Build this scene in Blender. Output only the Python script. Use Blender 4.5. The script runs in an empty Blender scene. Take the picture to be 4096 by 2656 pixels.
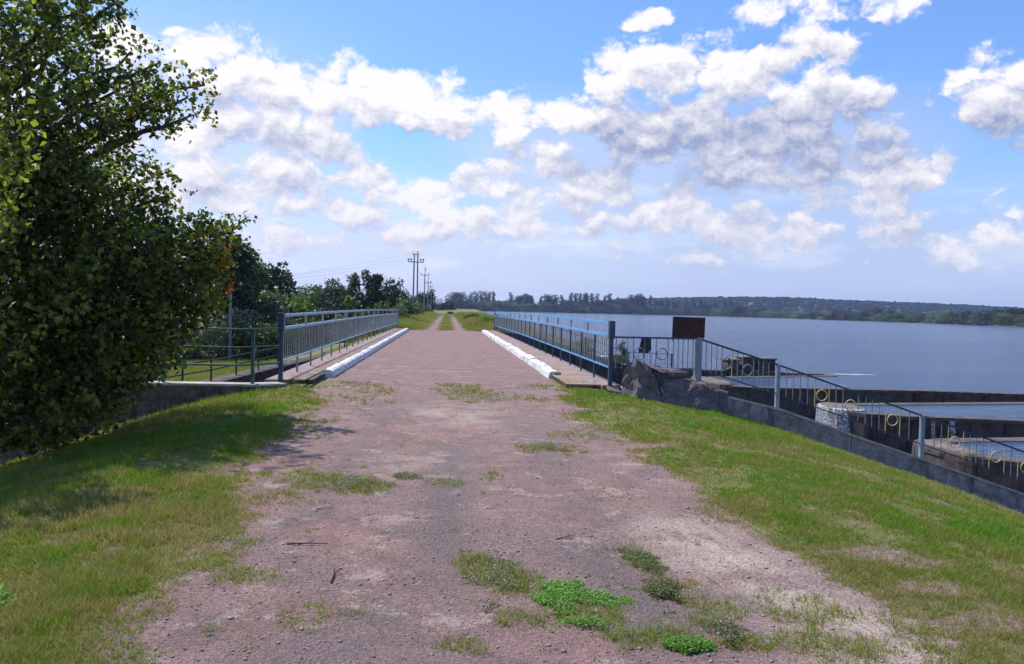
import bpy, math, random
import numpy as np
from mathutils import Vector, Matrix, geometry
from math import radians, sin, cos, pi

# ------------------------------------------------------------------ camera
SC = bpy.context.scene
COL = SC.collection
EYE, F = 1.55, 3200.0                     # eye height (m), focal length in photograph pixels (4096 wide)
PSI, PITCH, ROLL = radians(4.77), radians(1.63), radians(1.43)
fwd = Vector((sin(PSI)*cos(PITCH), cos(PSI)*cos(PITCH), -sin(PITCH)))
r0 = Vector((cos(PSI), -sin(PSI), 0)); u0 = r0.cross(fwd)
right = r0*cos(ROLL) + u0*sin(ROLL); up = -r0*sin(ROLL) + u0*cos(ROLL)
cd = bpy.data.cameras.new('camera'); cam = bpy.data.objects.new('camera', cd); COL.objects.link(cam)
cam.matrix_world = Matrix(((right.x, up.x, -fwd.x, 0), (right.y, up.y, -fwd.y, 0), (right.z, up.z, -fwd.z, EYE), (0, 0, 0, 1)))
cd.sensor_width = 36; cd.lens = 36*F/4096; cd.clip_start = 0.05; cd.clip_end = 9000
SC.camera = cam

def ray(px, py):
    return fwd*F + right*(px-2048) + up*(1328-py)
def at(px, py, Y):
    d = ray(px, py); d = d*(Y/d.y)
    return Vector((d.x, Y, d.z+EYE))

# ------------------------------------------------------------------ light
SUN_AZ = math.atan2(-0.75, 0.67)          # from +Y, positive towards +X: ahead and to the left
SUN_EL = radians(57)
sdir = Vector((sin(SUN_AZ)*cos(SUN_EL), cos(SUN_AZ)*cos(SUN_EL), sin(SUN_EL)))
ld = bpy.data.lights.new('sun', 'SUN'); ld.energy = 4.6; ld.angle = radians(0.55); ld.color = (1.0, 0.955, 0.9)
sun = bpy.data.objects.new('sun', ld); COL.objects.link(sun)
sun.rotation_euler = (-sdir).to_track_quat('-Z', 'Y').to_euler()
sun.location = (-30, 30, 60)
SC.view_settings.view_transform = 'Standard'; SC.view_settings.look = 'None'
SC.view_settings.exposure = 0.22; SC.view_settings.gamma = 1.0
SC.cycles.max_bounces = 6; SC.cycles.transparent_max_bounces = 4; SC.cycles.volume_bounces = 0
SC.cycles.sample_clamp_indirect = 4.0

class NB:
    """tiny node-graph helper"""
    def __init__(s, tree): s.t = tree; s.n = tree.nodes; s.l = tree.links
    def new(s, typ, **kw):
        n = s.n.new(typ)
        for k, v in kw.items(): setattr(n, k, v)
        return n
    def put(s, sock, v):
        if v is None: return
        if hasattr(v, 'is_linked') or hasattr(v, 'links'): s.l.new(v, sock)
        else: sock.default_value = v
    def m(s, op, a, b=None, c=None, clamp=False):
        n = s.new('ShaderNodeMath', operation=op); n.use_clamp = clamp
        for i, v in enumerate((a, b, c)): s.put(n.inputs[i], v)
        return n.outputs[0]
    def v(s, op, a, b=None, c=None):
        n = s.new('ShaderNodeVectorMath', operation=op)
        for i, x in enumerate((a, b, c)): s.put(n.inputs[i], x)
        return n.outputs['Value'] if op in ('DOT_PRODUCT', 'LENGTH') else n.outputs[0]
    def noise(s, vec, scale, detail=4, rough=.55, out='Fac', dist=0):
        n = s.new('ShaderNodeTexNoise'); s.put(n.inputs['Vector'], vec)
        n.inputs['Scale'].default_value = scale; n.inputs['Detail'].default_value = detail
        n.inputs['Roughness'].default_value = rough; n.inputs['Distortion'].default_value = dist
        return n.outputs[out]
    def mix(s, f, a, b, mode='MIX'):
        n = s.new('ShaderNodeMix', data_type='RGBA', blend_type=mode)
        s.put(n.inputs[0], f); s.put(n.inputs[6], a); s.put(n.inputs[7], b)
        return n.outputs[2]
    def mr(s, x, a, b, c=0., d=1., smooth=False):
        n = s.new('ShaderNodeMapRange'); n.clamp = True
        if smooth: n.interpolation_type = 'SMOOTHSTEP'
        for i, v in enumerate((x, a, b, c, d)): s.put(n.inputs[i], v)
        return n.outputs[0]
    def attr(s, name):
        n = s.new('ShaderNodeAttribute'); n.attribute_name = name; return n.outputs['Fac']
    def bump(s, h, strength, dist):
        n = s.new('ShaderNodeBump'); n.inputs['Strength'].default_value = strength; n.inputs['Distance'].default_value = dist
        s.put(n.inputs['Height'], h); return n.outputs[0]
def rgb(*c): return (c[0], c[1], c[2], 1.0)

# ------------------------------------------------------------------ sky with cumulus clouds (by direction)
W = bpy.data.worlds.new('World'); SC.world = W; W.use_nodes = True
W.node_tree.nodes.clear(); nb = NB(W.node_tree)
sky = nb.new('ShaderNodeTexSky', sky_type='NISHITA'); sky.sun_disc = False
sky.sun_elevation = SUN_EL; sky.sun_rotation = SUN_AZ
sky.air_density = 1.0; sky.dust_density = 0.6; sky.ozone_density = 2.0

CLOUDS = [  # centre x, y and half sizes of each cumulus head as seen, weight
 (835,205,130,90,1),(930,320,170,75,1),(1176,350,260,120,1),(1330,350,190,110,1),(1480,400,200,110,1),(1640,400,230,105,1),(1800,460,200,90,1),
 (2030,440,140,80,.9),(1130,530,280,130,1),(1290,610,250,90,.9),(1020,680,290,95,1),(790,560,150,110,1),(560,200,190,120,.8),
 (700,122,70,28,.8),(560,640,300,120,.75),(1270,800,260,70,.7),(1000,790,300,80,.6),
 (1620,790,270,100,.95),(1500,850,200,80,.8),(1880,750,240,85,.85),(2260,690,330,110,.8),(2230,850,340,100,.75),(2060,555,100,65,.9),
 (2260,460,230,80,.95),(2450,310,150,120,1.1),(2650,300,190,120,1.15),(2885,360,240,125,1.15),(2730,500,380,130,1.1),
 (3100,500,380,130,1.1),(3280,215,190,100,.8),(3110,235,160,75,.8),(3350,380,200,100,1),(3480,520,170,75,1),(3660,430,90,75,.7),
 (2950,140,130,70,.6),(2600,80,110,45,.75),(3330,10,480,90,.85),(4010,380,210,130,.95),(3830,380,100,40,.65),(4060,262,130,90,.9),
 (3195,670,340,70,.75),(3640,710,260,110,.8),(3520,860,400,110,.6),(2730,720,300,100,.75),(2480,800,260,90,.7),(3170,810,360,80,.65),
 (1050,940,560,80,.78),(1700,960,460,55,.68),(2120,900,360,80,.8),(2700,880,380,90,.8),(3200,900,420,90,.82),(3650,980,460,80,.7),(650,820,380,120,.9),(900,700,300,100,.9),(1900,860,300,70,.78),(2350,960,360,55,.65),(3000,1010,500,45,.55),(2950,640,420,110,1.0),(1350,700,300,90,.8),(4060,620,160,50,.3),(2400,1030,380,40,.35),(2900,960,300,60,.4),
 (-500,300,500,200,.9),(-900,600,500,200,.9),(4700,500,400,160,.9),(5400,300,500,200,.9),
]
def azel(px, py):
    d = ray(px, py).normalized(); return math.atan2(d.x, d.y), math.asin(d.z)
grp = bpy.data.node_groups.new('cloud_field', 'ShaderNodeTree')
grp.interface.new_socket('P', in_out='INPUT', socket_type='NodeSocketVector')
grp.interface.new_socket('D', in_out='OUTPUT', socket_type='NodeSocketFloat')
gb = NB(grp); gi = gb.new('NodeGroupInput'); go = gb.new('NodeGroupOutput')
P = gi.outputs[0]
wc = gb.noise(gb.v('MULTIPLY', P, (1, 1.5, 1)), 9, 5, .6, out='Color')
Pw = gb.v('ADD', P, gb.v('MULTIPLY', gb.v('SUBTRACT', wc, (.5, .5, .5)), (.10, .05, 0)))
acc = None
for (x, y, rx, ry, w) in CLOUDS:
    a, e = azel(x, y); ia, ie = F/rx, F/ry
    q = gb.v('MULTIPLY_ADD', Pw, (ia, ie, 0), (-a*ia, -e*ie, 0))
    # flat base: compress below the centre
    d = gb.v('DOT_PRODUCT', q, q)
    val = gb.m('MULTIPLY_ADD', d, -w*.55, w)
    acc = val if acc is None else gb.m('SMOOTH_MAX', acc, val, .12)
acc = gb.m('MAXIMUM', acc, -0.6)
n1 = gb.noise(gb.v('MULTIPLY', P, (1, 1.5, 1)), 11, 9, .6)
vo = gb.new('ShaderNodeTexVoronoi', voronoi_dimensions='2D', feature='SMOOTH_F1'); vo.normalize = False
wj = gb.noise(P, 30, 4, .6, out='Color')
gb.l.new(gb.v('MULTIPLY', gb.v('ADD', P, gb.v('MULTIPLY', gb.v('SUBTRACT', wj, (.5, .5, .5)), (.05, .035, 0))), (1, 1.35, 1)), vo.inputs['Vector'])
vo.inputs['Scale'].default_value = 17; vo.inputs['Detail'].default_value = 3.5; vo.inputs['Roughness'].default_value = .52; vo.inputs['Lacunarity'].default_value = 2.3; vo.inputs['Smoothness'].default_value = .25
n2 = gb.m('SUBTRACT', 1.0, vo.outputs['Distance'])
dens = gb.m('ADD', acc, gb.m('ADD', gb.m('MULTIPLY', gb.m('SUBTRACT', n1, .5), 1.3), gb.m('MULTIPLY', gb.m('SUBTRACT', n2, .45), .80)))
gb.l.new(dens, go.inputs[0])

tc = nb.new('ShaderNodeTexCoord'); N = tc.outputs['Generated']
sx = nb.new('ShaderNodeSeparateXYZ'); nb.l.new(N, sx.inputs[0])
az = nb.m('ARCTAN2', sx.outputs[0], sx.outputs[1]); el = nb.m('ARCSINE', sx.outputs[2])
cx = nb.new('ShaderNodeCombineXYZ'); nb.l.new(az, cx.inputs[0]); nb.l.new(el, cx.inputs[1]); cx.inputs[2].default_value = .37
def field(off):
    g = nb.new('ShaderNodeGroup'); g.node_tree = grp
    nb.l.new(nb.v('ADD', cx.outputs[0], off), g.inputs[0]); return g.outputs[0]
D0 = field((0, 0, 0)); D1 = field((-.004, .010, 0)); D2 = field((-.018, .06, 0))
mask = nb.mr(D0, .12, .56, smooth=True)
veil_n = nb.noise(nb.v('MULTIPLY', cx.outputs[0], (1, 4, 1)), 7, 6, .6)
veil = nb.m('MULTIPLY', nb.mr(el, .22, .05, 0, .90, True), nb.mr(veil_n, .2, .6, .78, 1.))
leftveil = nb.m('MULTIPLY', nb.mr(az, -.04, -.30, 0, .72, True), nb.mr(el, .36, .20, 0, 1, True))
rv = nb.m('MULTIPLY', nb.m('MULTIPLY', nb.mr(az, -.06, .10, 0, .7, True), nb.mr(az, .66, .48, 0, 1, True)), nb.mr(el, .29, .19, 0, 1, True))
leftveil = nb.m('MAXIMUM', leftveil, rv)
veil = nb.m('MAXIMUM', veil, leftveil)
lit = nb.m('ADD', nb.m('MULTIPLY', nb.m('SUBTRACT', D0, D1), 1.25), nb.m('MULTIPLY', nb.m('SUBTRACT', D0, D2), .60))
thick = nb.mr(D0, .55, 1.9, 0, .46)
shade = nb.m('SUBTRACT', nb.m('ADD', lit, .64), thick)
rightdark = nb.m('MULTIPLY', nb.mr(az, .08, .20, .05, .62, True), nb.m('MULTIPLY', nb.mr(el, .275, .225, 0, 1, True), nb.mr(el, .13, .19, .35, 1, True)))
shade = nb.m('SUBTRACT', shade, rightdark)
shade = nb.mr(shade, -.40, 1.15, smooth=False)
ccol = nb.mix(shade, rgb(.34, .40, .62), rgb(1.06, 1.03, 1.04))
ccol = nb.mix(nb.mr(el, .20, .02, 0, .42), ccol, rgb(.80, .81, .98))
veilcol = nb.mix(nb.mr(az, -.1, .4), rgb(.67, .72, .95), rgb(.49, .57, .82))
base = nb.v('MULTIPLY', sky.outputs[0], (1.0, 1.0, 1.0))
bg_sky = nb.new('ShaderNodeBackground'); bg_sky.inputs[1].default_value = 0.115
tint = nb.mix(1.0, base, rgb(.86, 1.12, 1.50), 'MULTIPLY')
nb.l.new(tint, bg_sky.inputs[0])
stk = nb.noise(nb.v('MULTIPLY', cx.outputs[0], (1, 3.6, 1)), 8.5, 7, .62)
stk2 = nb.m('MULTIPLY', nb.mr(stk, .47, .66, 0, .75, True), nb.m('MULTIPLY', nb.mr(el, .03, .07, .2, 1), nb.mr(el, .24, .13, 0, 1, True)))
veilcol = nb.mix(stk2, veilcol, nb.mix(nb.mr(az, .0, .35), rgb(.92, .91, 1.0), rgb(.72, .75, .92)))
bg_veil = nb.new('ShaderNodeBackground'); nb.l.new(veilcol, bg_veil.inputs[0]); bg_veil.inputs[1].default_value = .92
bg_cl = nb.new('ShaderNodeBackground'); nb.l.new(ccol, bg_cl.inputs[0]); bg_cl.inputs[1].default_value = .85
ms0 = nb.new('ShaderNodeMixShader'); nb.l.new(veil, ms0.inputs[0]); nb.l.new(bg_sky.outputs[0], ms0.inputs[1]); nb.l.new(bg_veil.outputs[0], ms0.inputs[2])
mk = nb.m('MULTIPLY', mask, nb.mr(el, -.02, .10, .45, .96))
ms1 = nb.new('ShaderNodeMixShader'); nb.l.new(mk, ms1.inputs[0]); nb.l.new(ms0.outputs[0], ms1.inputs[1]); nb.l.new(bg_cl.outputs[0], ms1.inputs[2])
wo = nb.new('ShaderNodeOutputWorld'); nb.l.new(ms1.outputs[0], wo.inputs[0])

# ------------------------------------------------------------------ materials
MATS = {}
def material(name, fn):
    m = bpy.data.materials.new(name); m.use_nodes = True; m.node_tree.nodes.clear()
    b = NB(m.node_tree); out = b.new('ShaderNodeOutputMaterial')
    fn(b, out); MATS[name] = m; return m
def pbsdf(b, out, col, rough=.8, normal=None, metal=0, spec=.4):
    p = b.new('ShaderNodeBsdfPrincipled')
    b.put(p.inputs['Base Color'], col); b.put(p.inputs['Roughness'], rough)
    b.put(p.inputs['Metallic'], metal); p.inputs['Specular IOR Level'].default_value = spec
    if normal is not None: b.l.new(normal, p.inputs['Normal'])
    b.l.new(p.outputs[0], out.inputs[0]); return p

def gpos(b):
    return b.new('ShaderNodeNewGeometry').outputs['Position']

def m_ground(b, out):
    pos = gpos(b)
    g = b.attr('grass'); pale = b.attr('pale'); dark = b.attr('dark'); mud = b.attr('mud')
    big = b.noise(pos, .55, 5, .6); mid = b.noise(pos, 3.2, 7, .68); fine = b.noise(pos, 38, 6, .8); vfine = b.noise(pos, 120, 3, .7)
    c = b.mix(b.mr(mid, .36, .66), rgb(.225, .168, .165), rgb(.37, .275, .262))
    c = b.mix(b.mr(big, .40, .62), c, b.mix(b.mr(fine, .35, .65), rgb(.20, .168, .175), rgb(.33, .28, .28)))
    c = b.mix(b.m('MULTIPLY', b.mr(b.noise(pos, 1.3, 6, .7), .52, .72), .8), c, rgb(.40, .315, .28))
    c = b.mix(1.0, c, rgb(.92, .745, .69), 'MULTIPLY')
    c = b.mix(b.m('MULTIPLY', pale, b.mr(mid, .3, .6, .5, 1.)), c, rgb(.50, .395, .325))
    sx2 = b.new('ShaderNodeSeparateXYZ'); b.l.new(pos, sx2.inputs[0])
    cb2 = b.new('ShaderNodeCombineXYZ'); b.l.new(b.m('MULTIPLY', b.m('MULTIPLY_ADD', sx2.outputs[1], .17, sx2.outputs[0]), 8.0), cb2.inputs[0]); b.l.new(b.m('MULTIPLY', sx2.outputs[1], .55), cb2.inputs[1])
    stv = b.mr(b.noise(cb2.outputs[0], 1.0, 6, .7), .50, .62)
    c = b.mix(b.m('MULTIPLY', stv, b.m('MULTIPLY_ADD', pale, .30, .16)), c, rgb(.15, .12, .105))
    c = b.mix(b.m('MULTIPLY', dark, b.mr(mid, .3, .6, .55, 1.)), c, rgb(.135, .118, .115))
    patch = b.mr(b.noise(pos, 1.7, 8, .8), .53, .60)
    c = b.mix(b.m('MULTIPLY', patch, .62), c, rgb(.15, .13, .115))
    patch2 = b.mr(b.noise(b.v('ADD', pos, (7, 3, 0)), 2.2, 9, .8), .555, .60)
    c = b.mix(b.m('MULTIPLY', patch2, .62), c, rgb(.42, .33, .285))
    grit = b.mr(vfine, .32, .68, .50, 1.45)
    grit2 = b.mr(fine, .3, .72, .60, 1.36)
    c = b.mix(1.0, c, b.v('MULTIPLY', (1, 1, 1), b.m('MULTIPLY', grit, grit2)), 'MULTIPLY')
    soil = b.mix(b.mr(fine, .3, .7), rgb(.10, .095, .042), rgb(.22, .20, .085))
    soil = b.mix(b.mr(b.noise(pos, .8, 4), .42, .62), soil, b.mix(fine, rgb(.13, .15, .042), rgb(.23, .24, .075)))
    c = b.mix(b.mr(b.m('ADD', g, b.m('MULTIPLY', b.m('SUBTRACT', mid, .5), .7)), .30, .68), c, soil)
    c = b.mix(mud, c, b.mix(mid, rgb(.018, .015, .012), rgb(.05, .042, .032)))
    vo = b.new('ShaderNodeTexVoronoi'); b.l.new(pos, vo.inputs['Vector']); vo.inputs['Scale'].default_value = 42
    h = b.m('ADD', b.m('MULTIPLY', fine, .9), b.m('MULTIPLY', vo.outputs['Distance'], .5))
    pbsdf(b, out, c, .92, b.bump(h, .8, .022), spec=.2)
material('ground', m_ground)

def m_blade(b, out):
    t = b.attr('t'); 
    cr = b.new('ShaderNodeValToRGB'); b.l.new(t, cr.inputs[0]); e = cr.color_ramp.elements
    e[0].position = 0; e[0].color = rgb(.42, .35, .20); e[1].position = 1; e[1].color = rgb(.13, .28, .035)
    for p, c in ((.22, (.31, .265, .12)), (.45, (.255, .255, .075)), (.72, (.21, .285, .052))):
        x = e.new(p); x.color = rgb(*c)
    d = b.new('ShaderNodeBsdfDiffuse'); b.l.new(cr.outputs[0], d.inputs[0])
    tr = b.new('ShaderNodeBsdfTranslucent'); b.l.new(b.mix(1., cr.outputs[0], rgb(1.15, 1.15, .6), 'MULTIPLY'), tr.inputs[0])
    mx = b.new('ShaderNodeMixShader'); mx.inputs[0].default_value = .42
    b.l.new(d.outputs[0], mx.inputs[1]); b.l.new(tr.outputs[0], mx.inputs[2]); b.l.new(mx.outputs[0], out.inputs[0])
material('blade', m_blade)

def leafmat(name, dk, lt, accent=None, trans=.35, rnd=.25):
    def fn(b, out):
        t = b.attr('t'); oi = b.new('ShaderNodeObjectInfo')
        c = b.mix(t, rgb(*dk), rgb(*lt))
        if accent: c = b.mix(b.mr(b.attr('acc'), .45, .9), c, rgb(*accent))
        c = b.mix(1., c, b.v('MULTIPLY', (1, 1, 1), b.mr(oi.outputs['Random'], 0, 1, 1-rnd, 1+rnd)), 'MULTIPLY')
        p = b.new('ShaderNodeBsdfPrincipled'); b.l.new(c, p.inputs['Base Color']); p.inputs['Roughness'].default_value = .5
        p.inputs['Specular IOR Level'].default_value = .35
        tr = b.new('ShaderNodeBsdfTranslucent'); b.l.new(b.mix(1., c, rgb(1.3, 1.5, .5), 'MULTIPLY'), tr.inputs[0])
        mx = b.new('ShaderNodeMixShader'); mx.inputs[0].default_value = trans
        b.l.new(p.outputs[0], mx.inputs[1]); b.l.new(tr.outputs[0], mx.inputs[2]); b.l.new(mx.outputs[0], out.inputs[0])
    return material(name, fn)
leafmat('leaf_near', (.042, .052, .017), (.32, .35, .07), (.42, .10, .03), .46, 0)
leafmat('leaf_dark', (.020, .036, .018), (.070, .100, .040), None, .2)
leafmat('leaf_mid', (.036, .064, .020), (.115, .165, .045), None, .25)
leafmat('leaf_grey', (.060, .080, .048), (.21, .245, .15), None, .2)
leafmat('leaf_light', (.075, .14, .025), (.20, .30, .06), None, .35)
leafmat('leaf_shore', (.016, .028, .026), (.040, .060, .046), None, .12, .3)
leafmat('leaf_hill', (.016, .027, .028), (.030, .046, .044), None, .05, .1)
leafmat('leaf_clover', (.085, .19, .025), (.21, .38, .07), None, .35, .1)
leafmat('leaf_weed', (.09, .11, .035), (.22, .24, .09), None, .3, .2)

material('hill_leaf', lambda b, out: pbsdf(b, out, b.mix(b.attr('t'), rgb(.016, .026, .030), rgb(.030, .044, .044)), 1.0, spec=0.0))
def simple(name, c1, c2, scale=6, rough=.85, bs=.3, bd=.01, spec=.3, metal=0, detail=6, streak=None, lo=.35, hi=.65):
    def fn(b, out):
        tcn = b.new('ShaderNodeTexCoord').outputs['Object'] if not streak else gpos(b)
        n = b.noise(tcn, scale, detail, .65); f = b.noise(tcn, scale*7, 4, .7)
        c = b.mix(b.mr(n, lo, hi), rgb(*c1), rgb(*c2))
        c = b.mix(1., c, b.v('MULTIPLY', (1, 1, 1), b.mr(f, .3, .7, .8, 1.18)), 'MULTIPLY')
        if streak:
            s = b.noise(b.v('MULTIPLY', tcn, (2.2, 2.2, .25)), 1.6, 6, .65)
            c = b.mix(b.mr(s, .54, .66), c, rgb(*streak))
        pbsdf(b, out, c, rough, b.bump(f, bs, bd), metal, spec)
    return material(name, fn)
simple('bark', (.035, .028, .022), (.10, .085, .07), 8)
simple('concrete', (.20, .165, .165), (.44, .385, .38), 5.5, bs=.7, bd=.04, streak=(.11, .10, .11))
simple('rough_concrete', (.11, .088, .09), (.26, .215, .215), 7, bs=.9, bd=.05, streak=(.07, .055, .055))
simple('concrete_cap', (.30, .28, .26), (.50, .46, .42), 4)
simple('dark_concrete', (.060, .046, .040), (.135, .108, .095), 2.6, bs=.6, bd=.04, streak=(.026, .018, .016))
simple('wet_crest', (.05, .04, .034), (.15, .13, .12), 2.5, bs=.6, bd=.03)
simple('stone_crest', (.09, .072, .062), (.24, .205, .185), 5, bs=.6, bd=.03)
simple('white_stone', (.34, .34, .36), (.62, .62, .66), 5, bs=.6, bd=.03)
simple('falling_water', (.16, .15, .15), (.66, .68, .74), 11, .3, bs=.6, bd=.05, streak=(.12, .11, .11), lo=.44, hi=.60)
simple('walk', (.27, .145, .065), (.29, .215, .19), 1.1, streak=None, lo=.38, hi=.56)
simple('walk_edge', (.20, .145, .13), (.32, .245, .225), 3)
simple('broken_earth', (.05, .035, .025), (.16, .11, .085), 9, bs=.8, bd=.05)
simple('kerb_white', (.50, .49, .48), (.78, .77, .77), 3.5, bs=.35, bd=.012)
simple('kerb_bare', (.20, .19, .20), (.33, .32, .33), 6)
simple('rust', (.040, .017, .016), (.085, .034, .026), 9, .7, streak=None)
simple('dark_plate', (.030, .028, .045), (.055, .045, .06), 8, .6)
simple('pole_concrete', (.16, .165, .18), (.27, .275, .29), 3)
simple('steel_dark', (.03, .03, .035), (.06, .06, .07), 8)
simple('glass_insulator', (.10, .12, .13), (.2, .23, .25), 8, .3, spec=.5)
simple('field', (.10, .17, .045), (.16, .22, .07), .02, streak=None)
simple('far_land', (.07, .10, .035), (.13, .15, .07), .05)
simple('twig', (.05, .04, .035), (.12, .10, .085), 20)
simple('straw', (.42, .38, .30), (.6, .56, .5), 20)
simple('pebble', (.15, .125, .13), (.40, .34, .33), 2.2)
simple('foam', (.22, .22, .24), (.42, .42, .45), 3)
def paint(name, col, col2, rust=(.16, .075, .035), thr=.64, rough=.45):
    def fn(b, out):
        pos = gpos(b); n = b.noise(pos, 5, 6, .7); r = b.noise(pos, 3.1, 8, .75)
        c = b.mix(b.mr(n, .35, .65), rgb(*col), rgb(*col2))
        c = b.mix(b.mr(r, thr, thr+.07), c, rgb(*rust))
        pbsdf(b, out, c, rough, b.bump(b.noise(pos, 60, 3), .2, .002), spec=.45)
    return material(name, fn)
paint('paint_blue', (.07, .25, .50), (.13, .38, .64))
paint('paint_paleblue', (.20, .34, .50), (.34, .48, .60))
paint('paint_navy', (.022, .035, .085), (.04, .07, .15))
paint('paint_green', (.04, .09, .085), (.07, .14, .12), thr=.60)
paint('paint_grey', (.17, .21, .27), (.27, .31, .36), thr=.62)
paint('paint_yellow', (.52, .39, .12), (.68, .54, .20), thr=.66)
paint('bar_faded', (.15, .18, .22), (.25, .27, .29), rust=(.20, .13, .07), thr=.55)
paint('bar_warm', (.30, .32, .30), (.46, .45, .38), rust=(.30, .20, .10), thr=.56)

def m_water(b, out):
    pos = gpos(b)
    q = b.v('MULTIPLY', pos, (1, 1, 1))
    n1 = b.noise(b.v('MULTIPLY', q, (.8, 2.2, 1)), 1.1, 5, .6, dist=.4)
    n2 = b.noise(b.v('MULTIPLY', q, (.25, .6, 1)), .5, 4, .6)
    n3 = b.noise(b.v('MULTIPLY', q, (1, 2.6, 1)), 3.6, 4, .6)
    h = b.m('ADD', b.m('ADD', n1, b.m('MULTIPLY', n3, .22)), b.m('MULTIPLY', n2, 1.2))
    big = b.noise(b.v('MULTIPLY', pos, (.006, .03, 1)), 1, 4, .6)
    p = pbsdf(b, out, b.mix(b.mr(big, .4, .6), rgb(.040, .075, .165), rgb(.065, .11, .21)), .12, b.bump(h, 1.0, .55), spec=.5)
    p.inputs['IOR'].default_value = 1.33
material('water', m_water)

# ------------------------------------------------------------------ mesh helpers
def tag(o, label=None, cat=None, group=None, kind=None):
    if label: o['label'] = label
    if cat: o['category'] = cat
    if group: o['group'] = group
    if kind: o['kind'] = kind
    return o
def empty(name, loc=(0, 0, 0), label=None, cat=None, group=None):
    o = bpy.data.objects.new(name, None); COL.objects.link(o); o.location = loc; o.empty_display_size = .2
    return tag(o, label, cat, group)
def link(name, me, mat=None, parent=None, loc=None):
    o = bpy.data.objects.new(name, me); COL.objects.link(o)
    if mat and not me.materials: me.materials.append(MATS[mat])
    if parent is not None:
        o.parent = parent
        if loc is None: o.location = -Vector(parent.location)   # built in world coordinates
    if loc is not None: o.location = loc
    return o
def mesh_np(name, V, Fq, attrs=None, smooth=False):
    """V (n,3), Fq (m,k) with fixed k"""
    V = np.asarray(V, dtype=np.float32); Fq = np.asarray(Fq, dtype=np.int32)
    me = bpy.data.meshes.new(name); k = Fq.shape[1]
    me.vertices.add(len(V)); me.vertices.foreach_set('co', V.ravel())
    me.loops.add(Fq.size); me.loops.foreach_set('vertex_index', Fq.ravel())
    me.polygons.add(len(Fq)); me.polygons.foreach_set('loop_start', np.arange(len(Fq), dtype=np.int32)*k)
    me.polygons.foreach_set('loop_total', np.full(len(Fq), k, dtype=np.int32))
    if smooth: me.polygons.foreach_set('use_smooth', np.ones(len(Fq), dtype=bool))
    for n, a in (attrs or {}).items():
        at_ = me.attributes.new(n, 'FLOAT', 'POINT'); at_.data.foreach_set('value', np.asarray(a, dtype=np.float32).ravel())
    me.update(calc_edges=True); me.validate(); return me
class MB:
    def __init__(s): s.v = []; s.f = []
    def box(s, a, b, rot=None, at=(0, 0, 0)):
        x0, y0, z0 = a; x1, y1, z1 = b; i = len(s.v)
        for p in ((x0,y0,z0),(x1,y0,z0),(x1,y1,z0),(x0,y1,z0),(x0,y0,z1),(x1,y0,z1),(x1,y1,z1),(x0,y1,z1)):
            p = Vector(p)
            if rot: p = rot @ p
            s.v.append(tuple(p+Vector(at)))
        s.f += [(i,i+3,i+2,i+1),(i+4,i+5,i+6,i+7),(i,i+1,i+5,i+4),(i+1,i+2,i+6,i+5),(i+2,i+3,i+7,i+6),(i+3,i,i+4,i+7)]; return s
    def bar(s, p, q, w, h=None, upv=(0, 0, 1)):
        """rectangular bar from p to q, w across, h along up"""
        p, q = Vector(p), Vector(q); h = h or w; d = (q-p).normalized(); u = Vector(upv)
        if abs(d.dot(u)) > .95: u = Vector((0, 1, 0))
        sd = d.cross(u).normalized(); u = sd.cross(d).normalized(); i = len(s.v)
        for c in (p, q):
            for a, b_ in ((-1,-1),(1,-1),(1,1),(-1,1)): s.v.append(tuple(c+sd*w*.5*a+u*h*.5*b_))
        s.f += [(i+3,i+2,i+1,i),(i+4,i+5,i+6,i+7)]+[(i+k,i+(k+1)%4,i+4+(k+1)%4,i+4+k) for k in range(4)]; return s
    def tube(s, pts, rad, n=8, cap=True):
        rings = []; pts = [Vector(p) for p in pts]
        rads = rad if hasattr(rad, '__len__') else [rad]*len(pts)
        prev = None
        for k, p in enumerate(pts):
            d = (pts[min(k+1, len(pts)-1)]-pts[max(k-1, 0)]).normalized()
            if prev is None: a = d.orthogonal().normalized()
            else: a = (prev-d*prev.dot(d)).normalized()
            prev = a; b_ = d.cross(a); i = len(s.v)
            for t in range(n):
                s.v.append(tuple(p+(a*cos(2*pi*t/n)+b_*sin(2*pi*t/n))*rads[k]))
            rings.append(i)
        for r1, r2 in zip(rings, rings[1:]):
            s.f += [(r1+t, r1+(t+1) % n, r2+(t+1) % n, r2+t) for t in range(n)]
        if cap: s.f += [tuple(range(rings[0]+n-1, rings[0]-1, -1)), tuple(range(rings[-1], rings[-1]+n))]
        return s
    def torus(s, c, R, r, ax, ay, n=28, m=6):
        c = Vector(c); ax = Vector(ax).normalized(); ay = Vector(ay).normalized(); nz = ax.cross(ay); i0 = len(s.v)
        for k in range(n):
            t = 2*pi*k/n; rd = ax*cos(t)+ay*sin(t)
            for j in range(m):
                u = 2*pi*j/m; s.v.append(tuple(c+rd*(R+r*cos(u))+nz*r*sin(u)))
        for k in range(n):
            for j in range(m):
                s.f.append((i0+k*m+j, i0+((k+1) % n)*m+j, i0+((k+1) % n)*m+(j+1) % m, i0+k*m+(j+1) % m))
        return s
    def me(s, name, smooth=False):
        me = bpy.data.meshes.new(name); me.from_pydata(s.v, [], s.f); me.update()
        if smooth:
            for p in me.polygons: p.use_smooth = True
        return me
    def build(s, name, mat, parent=None, smooth=False, bevel=0):
        o = link(name, s.me(name, smooth), mat, parent)
        if bevel:
            md = o.modifiers.new('bevel', 'BEVEL'); md.width = bevel; md.segments = 2; md.limit_method = 'ANGLE'
        return o
def smoothmin(a, b): return min(a, b)

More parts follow.
